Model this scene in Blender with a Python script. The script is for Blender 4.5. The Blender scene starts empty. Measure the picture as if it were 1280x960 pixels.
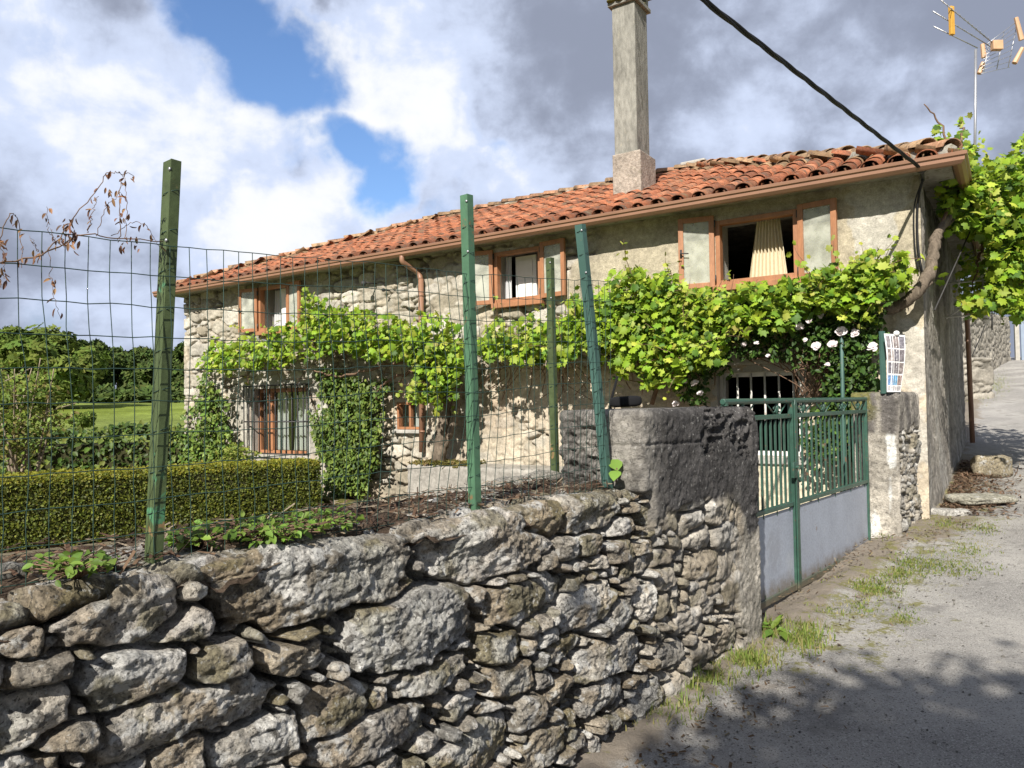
import bpy, math
import numpy as np
from mathutils import Vector, Matrix
R = math.radians
rng = np.random.default_rng(7)
scene = bpy.context.scene

# ------------------------------------------------------------------ camera
FPX = 960.0                                   # focal length in photo pixels (1280 wide)
PITCH = math.atan(25/960); ROLL = math.atan(.016)
EYE = np.array([0, 0, 1.6])
FW = np.array([0, math.cos(PITCH), math.sin(PITCH)])
U0 = np.array([0, -math.sin(PITCH), math.cos(PITCH)])
R0 = np.array([1., 0, 0])
CR = R0*math.cos(ROLL) - U0*math.sin(ROLL)
CU = U0*math.cos(ROLL) + R0*math.sin(ROLL)
cam = bpy.data.cameras.new('camera'); camo = bpy.data.objects.new('camera', cam)
scene.collection.objects.link(camo); scene.camera = camo
cam.sensor_width = 36; cam.lens = 36*FPX/1280; cam.clip_start = .05; cam.clip_end = 4000
camo.matrix_world = Matrix(((CR[0], CU[0], -FW[0], EYE[0]), (CR[1], CU[1], -FW[1], EYE[1]),
                            (CR[2], CU[2], -FW[2], EYE[2]), (0, 0, 0, 1)))

def ray(x, y): return FW + (x-640)/FPX*CR - (y-480)/FPX*CU
def project(P):
    q = np.asarray(P, float)-EYE; Y = q@FW; return 640+FPX*(q@CR)/Y, 480-FPX*(q@CU)/Y
def on_plane(x, y, n, d):
    D = ray(x, y); return EYE + D*((d - n@EYE)/(n@D))
def at(x, y, dist):                            # point seen at photo pixel, dist metres in front
    return EYE + ray(x, y)*dist

# ------------------------------------------------------------------ light
SUN_EL = R(38); SUN_AZ = R(20)                 # sun behind the camera, a little to its left
SD = np.array([-math.sin(SUN_AZ)*math.cos(SUN_EL), -math.cos(SUN_AZ)*math.cos(SUN_EL), math.sin(SUN_EL)])
sl = bpy.data.lights.new('sun', 'SUN'); sl.energy = 5.0; sl.angle = R(.5); sl.color = (1, .955, .88)
so = bpy.data.objects.new('sun', sl); scene.collection.objects.link(so)
so.rotation_euler = Vector(SD).to_track_quat('Z', 'Y').to_euler(); so.location = (-5, -15, 15)
scene.view_settings.view_transform = 'Standard'; scene.view_settings.look = 'None'
scene.view_settings.exposure = 0.62; scene.view_settings.gamma = 1

def nmix(nt, a, b, fac, mode='MIX'):
    m = nt.nodes.new('ShaderNodeMix'); m.data_type = 'RGBA'; m.blend_type = mode
    for s, v in ((m.inputs[0], fac), (m.inputs[6], a), (m.inputs[7], b)):
        if hasattr(v, 'links') or isinstance(v, bpy.types.NodeSocket): nt.links.new(v, s)
        elif isinstance(v, (int, float)): s.default_value = v
        else: s.default_value = (*v, 1) if len(v) == 3 else v
    return m.outputs[2]
def nmath(nt, op, a, b=None, c=None, clamp=False):
    m = nt.nodes.new('ShaderNodeMath'); m.operation = op; m.use_clamp = clamp
    for i, v in enumerate((a, b, c)):
        if v is None: continue
        if isinstance(v, bpy.types.NodeSocket): nt.links.new(v, m.inputs[i])
        else: m.inputs[i].default_value = v
    return m.outputs[0]
def nnoise(nt, vec, scale, detail=5, rough=.55, dist=0.):
    n = nt.nodes.new('ShaderNodeTexNoise'); n.inputs['Scale'].default_value = scale
    n.inputs['Detail'].default_value = detail; n.inputs['Roughness'].default_value = rough
    n.inputs['Distortion'].default_value = dist
    if vec is not None: nt.links.new(vec, n.inputs['Vector'])
    return n.outputs['Fac']
def nrange(nt, v, a, b, lo=0., hi=1.):
    m = nt.nodes.new('ShaderNodeMapRange'); m.interpolation_type = 'SMOOTHSTEP'
    nt.links.new(v, m.inputs[0])
    for i, q in zip((1, 2, 3, 4), (a, b, lo, hi)): m.inputs[i].default_value = q
    return m.outputs[0]

w = bpy.data.worlds.new('World'); scene.world = w; w.use_nodes = True
nt = w.node_tree; nt.nodes.clear()
sky = nt.nodes.new('ShaderNodeTexSky'); sky.sky_type = 'NISHITA'; sky.sun_disc = False
sky.sun_elevation = SUN_EL; sky.sun_rotation = math.atan2(SD[0], SD[1])
tc = nt.nodes.new('ShaderNodeTexCoord'); gen = tc.outputs['Generated']
sep = nt.nodes.new('ShaderNodeSeparateXYZ'); nt.links.new(gen, sep.inputs[0])
# cloud deck coordinates: direction projected on a layer overhead
den = nmath(nt, 'ADD', nmath(nt, 'MAXIMUM', sep.outputs[2], 0.0), .28)
cmb = nt.nodes.new('ShaderNodeCombineXYZ')
nt.links.new(nmath(nt, 'DIVIDE', sep.outputs[0], den), cmb.inputs[0])
nt.links.new(nmath(nt, 'DIVIDE', sep.outputs[1], den), cmb.inputs[1])
big = nnoise(nt, cmb.outputs[0], 1.5, 6, .5, .2)
mp_ = nt.nodes.new('ShaderNodeMapping'); mp_.inputs['Scale'].default_value = (1, 1, 1.7); nt.links.new(gen, mp_.inputs[0])
mid = nnoise(nt, mp_.outputs[0], 4.6, 9, .56, .15)
fine = nnoise(nt, gen, 13, 7, .6, .2)
# warped direction for ragged edges of the openings
wn = nt.nodes.new('ShaderNodeTexNoise'); wn.inputs['Scale'].default_value = 7; wn.inputs['Detail'].default_value = 6
nt.links.new(gen, wn.inputs['Vector'])
wv = nt.nodes.new('ShaderNodeVectorMath'); wv.operation = 'SUBTRACT'; nt.links.new(wn.outputs['Color'], wv.inputs[0]); wv.inputs[1].default_value = (.5, .5, .5)
ws = nt.nodes.new('ShaderNodeVectorMath'); ws.operation = 'SCALE'; nt.links.new(wv.outputs[0], ws.inputs[0]); ws.inputs['Scale'].default_value = .22
wd = nt.nodes.new('ShaderNodeVectorMath'); wd.operation = 'ADD'; nt.links.new(gen, wd.inputs[0]); nt.links.new(ws.outputs[0], wd.inputs[1])
def blob(px, py, rad):
    d = ray(px, py); d = d/np.linalg.norm(d)
    dn = nt.nodes.new('ShaderNodeVectorMath'); dn.operation = 'DISTANCE'
    nt.links.new(wd.outputs[0], dn.inputs[0]); dn.inputs[1].default_value = d
    return nrange(nt, dn.outputs['Value'], rad*.35, rad*1.25, 1, 0)
holes = None
for px, py, rad, amt in ((345, 75, .088, .95), (285, 15, .07, .9), (440, 200, .080, 1.0), (410, 170, .06, .8), (590, 182, .035, .45), (560, 250, .05, .35), (60, 395, .05, .25), (20, 20, .05, .3)):
    b = nmath(nt, 'MULTIPLY', blob(px, py, rad), amt)
    holes = b if holes is None else nmath(nt, 'MAXIMUM', holes, b)
dens = nmath(nt, 'SUBTRACT', nmath(nt, 'ADD', 1.0, nmath(nt, 'MULTIPLY', nmath(nt, 'SUBTRACT', mid, .5), .5)), holes)
mask = nrange(nt, nmath(nt, 'ADD', dens, nmath(nt, 'MULTIPLY', nmath(nt, 'SUBTRACT', fine, .5), .55)), .14, .82)
# cloud brightness: bright heaps on the left and low, a heavy grey deck to the right and above
heaps = None
for px, py, rad, amt in ((60, 140, .17, .8), (190, 70, .10, .65), (200, 200, .12, .75), (340, 310, .12, 1.15), (450, 275, .13, .95), (500, 110, .14, .95), (390, 60, .07, .9), (350, 175, .08, .8), (560, 60, .12, .5), (130, 330, .10, .45), (1000, 70, .14, .45), (600, 235, .1, .35), (90, 400, .12, .3), (1180, 170, .08, .25), (250, 150, .1, .6)):
    b = nmath(nt, 'MULTIPLY', blob(px, py, rad), amt)
    heaps = b if heaps is None else nmath(nt, 'MAXIMUM', heaps, b)
lum = nmath(nt, 'ADD', nmath(nt, 'MULTIPLY', heaps, .62), nmath(nt, 'ADD', nmath(nt, 'MULTIPLY', nmath(nt, 'SUBTRACT', mid, .5), 1.5), nmath(nt, 'MULTIPLY', nmath(nt, 'SUBTRACT', big, .5), .9)))
lum = nmath(nt, 'ADD', lum, nmath(nt, 'MULTIPLY', nmath(nt, 'SUBTRACT', fine, .5), .8))
lum = nmath(nt, 'ADD', lum, nmath(nt, 'MULTIPLY', nrange(nt, dens, .15, 1.05, 1, 0), .42))
lum = nrange(nt, lum, -.22, .85)
dark = nmix(nt, (2.0, 2.25, 2.95), (4.5, 5.1, 6.5), nrange(nt, lum, 0, .72))
dark = nmix(nt, dark, (6.5, 6.6, 6.8), nrange(nt, lum, .68, 1))
sky_t = nmix(nt, sky.outputs[0], (.80, .98, 1.22), 1.0, 'MULTIPLY')
final = nmix(nt, sky_t, dark, mask)
bg = nt.nodes.new('ShaderNodeBackground'); bg.inputs[1].default_value = .1
nt.links.new(final, bg.inputs[0])
wo = nt.nodes.new('ShaderNodeOutputWorld'); nt.links.new(bg.outputs[0], wo.inputs[0])

# ------------------------------------------------------------------ frames of the place
AF = R(55); T = np.array([-math.sin(AF), math.cos(AF), 0]); N = np.array([-math.cos(AF), -math.sin(AF), 0])   # facade: along, outward
C = on_plane(1155, 400, N, -9.0); C[2] = 0      # right-hand front corner of the house
LF = 13.41
AG = R(33); G = np.array([math.sin(AG), math.cos(AG), 0]); GN = np.array([math.cos(AG), -math.sin(AG), 0])     # gable: along, outward
LG = 7.6
AW = R(40); WU = np.array([math.sin(AW), math.cos(AW), 0]); WN = np.array([math.cos(AW), -math.sin(AW), 0])    # lane wall: along, outward
WFACE = -1.915
Z3 = np.array([0, 0, 1.])
def fac(t, z, o=0.): return C + T*t + N*o + Z3*z
def wall(t, z, n=WFACE): return WU*t + WN*n + Z3*z
def fpx(x, y, off=0.): return on_plane(x, y, N, -9.0+off)

def smooth(x, a, b):
    x = np.clip((x-a)/(b-a), 0, 1); return x*x*(3-2*x)
def hash2(ix, iy, seed):
    h = (ix.astype(np.int64)*374761393 + iy.astype(np.int64)*668265263 + seed*1442695041) & 0xffffffff
    h = ((h ^ (h >> 13))*1274126177) & 0xffffffff
    return ((h ^ (h >> 16)) & 0xffffff)/float(0xffffff)
def vn(x, y, seed=0):
    ix = np.floor(x); iy = np.floor(y); fx = x-ix; fy = y-iy
    fx = fx*fx*(3-2*fx); fy = fy*fy*(3-2*fy)
    a = hash2(ix, iy, seed); b = hash2(ix+1, iy, seed); c = hash2(ix, iy+1, seed); d = hash2(ix+1, iy+1, seed)
    return (a*(1-fx)+b*fx)*(1-fy) + (c*(1-fx)+d*fx)*fy - .5
def fbm(x, y, seed=0, oct=4, gain=.5):
    s = 0; a = 1.
    for o in range(oct):
        s = s + a*vn(x*2**o+17.3*o, y*2**o+9.1*o, seed+o); a *= gain
    return s
def ridged(x, y, seed=0, oct=4):
    s = 0; a = 1.
    for o in range(oct):
        s = s + a*(1-np.abs(2*vn(x*2**o+3.3*o, y*2**o+7.7*o, seed+o))*2); a *= .5
    return s/1.9 - .5

# ------------------------------------------------------------------ mesh helpers
ORG = {}
def raw_mesh(name, V, F, cols=None, smooth_=True):
    me = bpy.data.meshes.new(name)
    V = np.asarray(V, np.float32)
    me.vertices.add(len(V)); me.vertices.foreach_set('co', V.ravel())
    groups = F if isinstance(F, list) else [F]
    groups = [np.asarray(g, np.int32) for g in groups if len(g)]
    lv = np.concatenate([g.ravel() for g in groups])
    tot = np.concatenate([np.full(len(g), g.shape[1], np.int32) for g in groups])
    st = np.concatenate([[0], np.cumsum(tot)[:-1]]).astype(np.int32)
    me.loops.add(len(lv)); me.loops.foreach_set('vertex_index', lv)
    me.polygons.add(len(tot)); me.polygons.foreach_set('loop_start', st); me.polygons.foreach_set('loop_total', tot)
    me.polygons.foreach_set('use_smooth', np.full(len(tot), smooth_))
    if cols is not None:
        ca = me.color_attributes.new('Col', 'FLOAT_COLOR', 'POINT')
        cc = np.ones((len(V), 4), np.float32); cc[:, :3] = cols
        ca.data.foreach_set('color', cc.ravel())
    me.update(calc_edges=True); me.validate()
    return me
def tag(o, label=None, cat=None, group=None, kind=None, category=None):
    cat = cat or category
    if label: o['label'] = label
    if cat: o['category'] = cat
    if group: o['group'] = group
    if kind: o['kind'] = kind
    return o
def mk(name, V, F, mat, parent=None, cols=None, smooth_=True, bevel=0, **kw):
    V = np.asarray(V, float)
    if parent is not None: org = ORG[parent.name]
    else: org = np.array([(V[:, 0].min()+V[:, 0].max())/2, (V[:, 1].min()+V[:, 1].max())/2, V[:, 2].min()])
    me = raw_mesh(name, V-org, F, cols, smooth_)
    me.materials.append(mat)
    o = bpy.data.objects.new(name, me); scene.collection.objects.link(o)
    if parent is not None: o.parent = parent
    else: o.location = org
    ORG[o.name] = org
    if bevel:
        m = o.modifiers.new('bevel', 'BEVEL'); m.width = bevel; m.segments = 2; m.limit_method = 'ANGLE'; m.angle_limit = R(40)
    return tag(o, **kw)
def thing(name, label, cat, loc, group=None):
    o = bpy.data.objects.new(name, None); scene.collection.objects.link(o)
    o.location = loc; o.empty_display_size = .1; ORG[o.name] = np.asarray(loc, float)
    return tag(o, label, cat, group)

class MB:
    def __init__(s): s.v = []; s.f3 = []; s.f4 = []; s.n = 0; s.c = []; s.hasc = False
    def add(s, V, F, col=None):
        V = np.asarray(V, float)
        for f in F:
            (s.f3 if len(f) == 3 else s.f4).append([i+s.n for i in f])
        s.v.append(V); s.n += len(V)
        if col is not None: s.hasc = True
        s.c.append(np.tile(np.asarray(col if col is not None else (.5, .5, .5), float), (len(V), 1)))
    def box(s, c, ax, half, col=None):          # centre, three axes, half sizes
        c = np.asarray(c, float); V = []
        for i in (-1, 1):
            for j in (-1, 1):
                for k in (-1, 1):
                    V.append(c + ax[0]*half[0]*i + ax[1]*half[1]*j + ax[2]*half[2]*k)
        F = [(0, 1, 3, 2), (4, 6, 7, 5), (0, 4, 5, 1), (2, 3, 7, 6), (0, 2, 6, 4), (1, 5, 7, 3)]
        if np.dot(np.cross(ax[0], ax[1]), ax[2]) < 0: F = [f[::-1] for f in F]
        s.add(V, F, col)
    def span(s, fr, a, b, lo, hi, o0, o1, col=None):   # box in a frame function fr(t,z,o)
        V = [fr(t, z, o) for t in (a, b) for z in (lo, hi) for o in (o0, o1)]
        F = [(0, 1, 3, 2), (4, 6, 7, 5), (0, 4, 5, 1), (2, 3, 7, 6), (0, 2, 6, 4), (1, 5, 7, 3)]
        s.add(V, F, col)
    def tube(s, P, r, k=6, col=None, cap=True):
        P = np.asarray(P, float); n = len(P); r = np.broadcast_to(np.asarray(r, float), (n,))
        d = np.gradient(P, axis=0); d /= np.linalg.norm(d, axis=1)[:, None]+1e-12
        ref = np.array([0, 0, 1.]) if abs(d[0][2]) < .9 else np.array([1., 0, 0])
        a = np.cross(d[0], ref); a /= np.linalg.norm(a)
        V = []
        for i in range(n):
            a = a - d[i]*(a@d[i]); a /= np.linalg.norm(a); b = np.cross(d[i], a)
            for j in range(k):
                th = 2*math.pi*j/k
                V.append(P[i] + r[i]*(math.cos(th)*a + math.sin(th)*b))
        F = [(i*k+j, i*k+(j+1) % k, (i+1)*k+(j+1) % k, (i+1)*k+j) for i in range(n-1) for j in range(k)]
        if cap:
            V += [P[0], P[-1]]; c0 = n*k; c1 = c0+1
            F += [(c0, (j+1) % k, j) for j in range(k)] + [(c1, (n-1)*k+j, (n-1)*k+(j+1) % k) for j in range(k)]
        s.add(V, F, col)
    def ball(s, c, rr, k=8, col=None):
        c = np.asarray(c, float); rr = np.broadcast_to(np.asarray(rr, float), (3,)); V = []; 
        for i in range(1, k):
            ph = math.pi*i/k
            for j in range(2*k):
                th = math.pi*j/k
                V.append(c+rr*np.array([math.sin(ph)*math.cos(th), math.sin(ph)*math.sin(th), math.cos(ph)]))
        m = 2*k; F = [(i*m+j, (i+1)*m+j, (i+1)*m+(j+1) % m, i*m+(j+1) % m) for i in range(k-2) for j in range(m)]
        V += [c+rr*np.array([0, 0, 1]), c-rr*np.array([0, 0, 1])]; t0 = (k-1)*m
        F += [(t0, j, (j+1) % m) for j in range(m)] + [(t0+1, (k-2)*m+(j+1) % m, (k-2)*m+j) for j in range(m)]
        s.add(V, F, col)
    def merge(s, o):
        s.v += o.v; s.c += o.c; s.f3 += [[i+s.n for i in f] for f in o.f3]; s.f4 += [[i+s.n for i in f] for f in o.f4]; s.n += o.n
    def build(s, name, mat, parent=None, **kw):
        fs = []
        if s.f3: fs.append(np.array(s.f3))
        if s.f4: fs.append(np.array(s.f4))
        return mk(name, np.concatenate(s.v), fs, mat, parent, np.concatenate(s.c) if s.hasc else None, **kw)
def curve(pts, n=24):                            # Catmull-Rom through points
    P = np.asarray(pts, float); P = np.vstack([2*P[0]-P[1], P, 2*P[-1]-P[-2]]); out = []
    m = len(P)-3; per = max(2, n//m)
    for i in range(m):
        p0, p1, p2, p3 = P[i:i+4]
        for q in np.linspace(0, 1, per, endpoint=False):
            out.append(.5*((2*p1)+(-p0+p2)*q+(2*p0-5*p1+4*p2-p3)*q*q+(-p0+3*p1-3*p2+p3)*q**3))
    out.append(P[-2]); return np.array(out)
def grid_faces(nu, nv, flip=False):
    i, j = np.meshgrid(np.arange(nu-1), np.arange(nv-1), indexing='ij')
    a = (i*nv+j).ravel(); F = np.stack([a, a+nv, a+nv+1, a+1], 1)
    return F[:, ::-1] if flip else F
XYZ = (np.array([1., 0, 0]), np.array([0, 1., 0]), Z3)

# ------------------------------------------------------------------ materials
def M(name, base=None, rough=.85, var=(), spots=(), bump=(), spec=.3, metal=0., translucent=0., stretch=None):
    """base None -> vertex colour Col. var: (scale, amount); spots: (scale, lo, hi, colour, amount); bump: (scale, strength, distance)"""
    m = bpy.data.materials.new(name); m.use_nodes = True; t = m.node_tree; p = t.nodes['Principled BSDF']
    p.inputs['Roughness'].default_value = rough; p.inputs['Metallic'].default_value = metal
    p.inputs['Specular IOR Level'].default_value = spec
    tcn = t.nodes.new('ShaderNodeTexCoord'); vec = tcn.outputs['Object']
    if stretch:
        mp = t.nodes.new('ShaderNodeMapping'); t.links.new(vec, mp.inputs[0]); mp.inputs['Scale'].default_value = stretch; vec = mp.outputs[0]
    if base is None:
        a = t.nodes.new('ShaderNodeAttribute'); a.attribute_name = 'Col'; col = a.outputs['Color']
    else:
        rgb = t.nodes.new('ShaderNodeRGB'); rgb.outputs[0].default_value = (*base, 1); col = rgb.outputs[0]
    for sc, am in var:
        n = nnoise(t, vec, sc, 6, .6)
        k = nrange(t, n, .25, .75, 1-am, 1+am)
        cb = t.nodes.new('ShaderNodeCombineColor')
        for i in range(3): t.links.new(k, cb.inputs[i])
        col = nmix(t, col, cb.outputs[0], 1.0, 'MULTIPLY')
    for sc, lo, hi, c, am in spots:
        k = nmath(t, 'MULTIPLY', nrange(t, nnoise(t, vec, sc, 7, .62, .3), lo, hi), am)
        col = nmix(t, col, c, k)
    t.links.new(col, p.inputs['Base Color'])
    prev = None
    for sc, st, di in bump:
        b = t.nodes.new('ShaderNodeBump'); b.inputs['Strength'].default_value = st; b.inputs['Distance'].default_value = di
        t.links.new(nnoise(t, vec, sc, 8, .65), b.inputs['Height'])
        if prev is not None: t.links.new(prev, b.inputs['Normal'])
        prev = b.outputs[0]
    if prev is not None: t.links.new(prev, p.inputs['Normal'])
    if translucent:
        tr = t.nodes.new('ShaderNodeBsdfTranslucent'); t.links.new(col, tr.inputs[0])
        mx = t.nodes.new('ShaderNodeMixShader'); mx.inputs[0].default_value = translucent
        out = t.nodes['Material Output']
        t.links.new(p.outputs[0], mx.inputs[1]); t.links.new(tr.outputs[0], mx.inputs[2]); t.links.new(mx.outputs[0], out.inputs[0])
    return m

MAT = {}
MAT['rubble'] = M('rubble_stone', None, .95, [(9, .3), (45, .4), (140, .3)], [(11, .57, .63, (.52, .51, .48), .8), (60, .58, .64, (.46, .45, .41), .65), (7, .60, .72, (.11, .09, .045), .75), (20, .58, .64, (.06, .054, .048), .75), (80, .57, .63, (.06, .054, .047), .8)], [(20, .8, .03), (70, 1., .014), (190, .9, .005)], .15)
MAT['render_dark'] = M('old_render', None, .95, [(5, .3), (30, .3)], [(46, .60, .66, (.42, .41, .38), .55), (9, .58, .68, (.035, .033, .033), .6), (70, .58, .64, (.05, .047, .045), .6)], [(22, .8, .02), (80, 1., .012), (190, .8, .004)], .15)
MAT['facade'] = M('facade_stone_and_render', None, .95, [(3, .16), (18, .2), (70, .2)], [(30, .63, .7, (.17, .14, .10), .55), (5, .62, .75, (.19, .17, .14), .5)], [(22, .7, .015), (90, .7, .005)], .15)
MAT['roughcast'] = M('gable_roughcast', None, .95, [(2, .2), (14, .3)], [(12, .58, .66, (.09, .085, .075), .6)], [(45, 1., .02), (120, .8, .006)], .15, stretch=(1, 1, .6))
MAT['tile'] = M('terracotta_tile', None, .9, [(9, .3), (40, .25)], [(6, .52, .62, (.11, .072, .052), .75), (12, .55, .63, (.085, .062, .05), .6), (22, .60, .68, (.28, .22, .16), .5), (3, .56, .68, (.17, .13, .08), .7), (45, .58, .66, (.07, .055, .045), .6)], [(60, .6, .006)], .2)
MAT['mortar'] = M('roof_mortar', (.30, .28, .24), .95, [(6, .35)], [(12, .55, .65, (.12, .10, .06), .7)], [(30, .8, .015)], .1)
MAT['gutter'] = M('copper_brown_gutter', (.27, .145, .09), .42, [(3, .1)], [], [], .5)
MAT['wood'] = M('varnished_window_wood', (.34, .155, .075), .5, [(8, .15), (60, .12)], [], [(80, .2, .002)], .4, stretch=(1, 1, .3))
MAT['wood_dark'] = M('dark_window_wood', (.10, .045, .025), .6, [(20, .2)])
MAT['white'] = M('white_paint', (.74, .73, .70), .55, [(6, .06)], [])
MAT['curtain_cream'] = M('cream_curtain', (.80, .70, .50), .9, [(30, .06)], [], [], .1, translucent=.25)
MAT['curtain_white'] = M('white_curtain', (.72, .72, .72), .9, [], [], [], .1, translucent=.3)
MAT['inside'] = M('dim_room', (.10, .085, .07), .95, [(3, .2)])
MAT['iron'] = M('dark_iron', (.045, .043, .042), .6, [(20, .3)], [(30, .6, .7, (.14, .06, .03), .6)])
MAT['bar_white'] = M('worn_white_bar', (.62, .60, .55), .6, [(20, .15)], [(30, .6, .68, (.2, .09, .04), .7)])
MAT['granite'] = M('dressed_granite', (.40, .38, .34), .9, [(4, .15), (80, .2)], [(15, .62, .7, (.25, .22, .17), .6)], [(60, .6, .006)], .2)
MAT['chimney'] = M('chimney_concrete', (.25, .24, .21), .95, [(3, .25), (20, .25)], [(6, .56, .66, (.13, .125, .10), .7), (14, .60, .68, (.36, .33, .26), .6)], [(30, .8, .012), (90, .6, .004)], .1, stretch=(1, 1, .35))
MAT['chimney_base'] = M('chimney_base_roughcast', (.35, .30, .25), .95, [(5, .25), (25, .3)], [(9, .58, .66, (.24, .21, .16), .8)], [(30, 1., .02)], .1)
MAT['moss'] = M('moss', (.12, .115, .035), .95, [(20, .4)], [(9, .5, .62, (.22, .2, .12), .6)], [(50, 1., .02)], .05)
MAT['green'] = M('green_post_paint', (.068, .15, .085), .5, [(3, .12), (30, .12)], [(11, .61, .66, (.20, .11, .05), .8), (3, .62, .72, (.12, .20, .12), .4)], [(60, .3, .002)], .4)
MAT['green_faded'] = M('faded_green_post_paint', (.062, .085, .034), .6, [(4, .2), (30, .2)], [(8, .59, .66, (.075, .23, .12), .85), (12, .61, .66, (.24, .15, .07), .9)], [(60, .4, .003)], .3)
MAT['green_blue'] = M('blue_green_post_paint', (.055, .118, .098), .5, [(3, .15)], [(14, .64, .7, (.22, .16, .10), .6)], [(60, .3, .002)], .4)
MAT['gate'] = M('gate_green_enamel', (.032, .08, .057), .4, [(4, .2), (30, .15)], [(18, .62, .67, (.15, .08, .045), .8), (5, .58, .7, (.06, .10, .08), .6)], [(70, .25, .002)], .5)
MAT['sheet'] = M('galvanised_sheet', (.31, .335, .39), .6, [(2, .12), (60, .14), (160, .12)], [(5, .58, .72, (.40, .42, .45), .6), (3, .58, .70, (.25, .26, .29), .6), (16, .64, .70, (.19, .14, .10), .6)], [(90, .3, .002)], .4, metal=.0)
MAT['wire'] = M('fence_wire', (.025, .055, .042), .5, [(9, .3)], [], [], .4)
MAT['cable'] = M('black_cable', (.012, .012, .013), .6)
MAT['alu'] = M('weathered_aluminium', (.45, .45, .46), .4, [(9, .15)], [], [], .5, metal=.7)
MAT['ochre'] = M('ochre_plastic', (.55, .30, .05), .5, [(9, .1)])
MAT['salmon'] = M('salmon_plastic', (.55, .34, .20), .5, [(9, .1)])
MAT['black'] = M('black_rubber', (.008, .008, .009), .95, [(9, .2)])
MAT['bark'] = M('vine_bark', (.15, .12, .09), .95, [(6, .3), (50, .35)], [(20, .6, .68, (.24, .2, .15), .7)], [(28, 1., .02)], .1, stretch=(1, 1, .25))
MAT['shoot'] = M('green_shoot', (.22, .24, .06), .7)
MAT['twig'] = M('dry_twig', (.16, .10, .065), .9, [(30, .3)])
MAT['leaf'] = M('leaf', None, .55, [(3, .12)], [], [], .35, translucent=.35)
MAT['leaf_gloss'] = M('glossy_leaf', None, .5, [(3, .12)], [], [], .3, translucent=.2)
MAT['leaf_far'] = M('far_leaf', None, .8, [], [], [], .1, translucent=.2)
MAT['petal'] = M('rose_petal', (.86, .78, .78), .7, [(20, .1)], [], [], .2, translucent=.3)
MAT['soil'] = M('dark_soil', None, .98, [(9, .35), (50, .4)], [(30, .6, .68, (.28, .22, .17), .7), (16, .62, .7, (.035, .025, .02), .8)], [(40, 1., .02), (140, .9, .006)], .05)
MAT['path'] = M('garden_path_concrete', (.15, .145, .13), .95, [(2, .25), (20, .25)], [(5, .6, .7, (.13, .12, .06), .6)], [(60, .5, .005)], .1)
MAT['ground'] = M('grass_ground', None, .95, [(.12, .22), (.5, .2), (3, .25), (25, .3)], [], [(20, .8, .03)], .05)
MAT['blue_door'] = M('pale_blue_door_paint', (.24, .29, .36), .6, [(2, .08)])
MAT['paper'] = M('paper', (.78, .77, .76), .7, [(20, .05)])
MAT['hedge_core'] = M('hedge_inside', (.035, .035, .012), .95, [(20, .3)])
MAT['plaster_step'] = M('grey_rough_render', (.31, .29, .255), .95, [(3, .2), (20, .22)], [(14, .6, .68, (.2, .19, .16), .6)], [(30, .8, .015)], .1)
def glass(name, tint=(.9, .92, .9)):
    m = bpy.data.materials.new(name); m.use_nodes = True; t = m.node_tree; t.nodes.clear()
    tr = t.nodes.new('ShaderNodeBsdfTransparent'); tr.inputs[0].default_value = (*tint, 1)
    gl = t.nodes.new('ShaderNodeBsdfGlossy'); gl.inputs['Roughness'].default_value = .03
    fr = t.nodes.new('ShaderNodeFresnel'); fr.inputs[0].default_value = 1.45
    mx = t.nodes.new('ShaderNodeMixShader'); o = t.nodes.new('ShaderNodeOutputMaterial')
    t.links.new(nmath(t, 'MULTIPLY_ADD', fr.outputs[0], .22, .01, True), mx.inputs[0]); t.links.new(tr.outputs[0], mx.inputs[1]); t.links.new(gl.outputs[0], mx.inputs[2]); t.links.new(mx.outputs[0], o.inputs[0])
    return m
MAT['glass'] = glass('window_glass'); MAT['glass_sheen'] = glass('window_glass_painted_sheen'); t_ = MAT['glass_sheen'].node_tree
df = t_.nodes.new('ShaderNodeBsdfDiffuse'); df.inputs[0].default_value = (.72, .72, .62, 1); mq = t_.nodes.new('ShaderNodeMixShader')  # pale diffuse share painted into the sash panes as their bright reflection
t_.links.new(nrange(t_, nnoise(t_, t_.nodes.new('ShaderNodeTexCoord').outputs['Object'], 5, 6, .6), .3, .7, .18, .46), mq.inputs[0])
ou = [n for n in t_.nodes if n.type == 'OUTPUT_MATERIAL'][0]; t_.links.new(ou.inputs[0].links[0].from_socket, mq.inputs[1]); t_.links.new(df.outputs[0], mq.inputs[2]); t_.links.new(mq.outputs[0], ou.inputs[0])

def splashed(m, h, col):
    t = m.node_tree; p = t.nodes['Principled BSDF']; l = p.inputs['Base Color'].links[0].from_socket
    tcn = t.nodes.new('ShaderNodeTexCoord'); sp = t.nodes.new('ShaderNodeSeparateXYZ'); t.links.new(tcn.outputs['Object'], sp.inputs[0])
    q = nmath(t, 'SUBTRACT', nmath(t, 'MULTIPLY', nnoise(t, tcn.outputs['Object'], 9, 8, .7), h*2.2), sp.outputs[2])
    t.links.new(nmix(t, l, col, nrange(t, q, -.02, h*.9, 0, .8)), p.inputs['Base Color'])
splashed(MAT['sheet'], .14, (.17, .14, .10)); splashed(MAT['gate'], .07, (.14, .11, .075))
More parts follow.
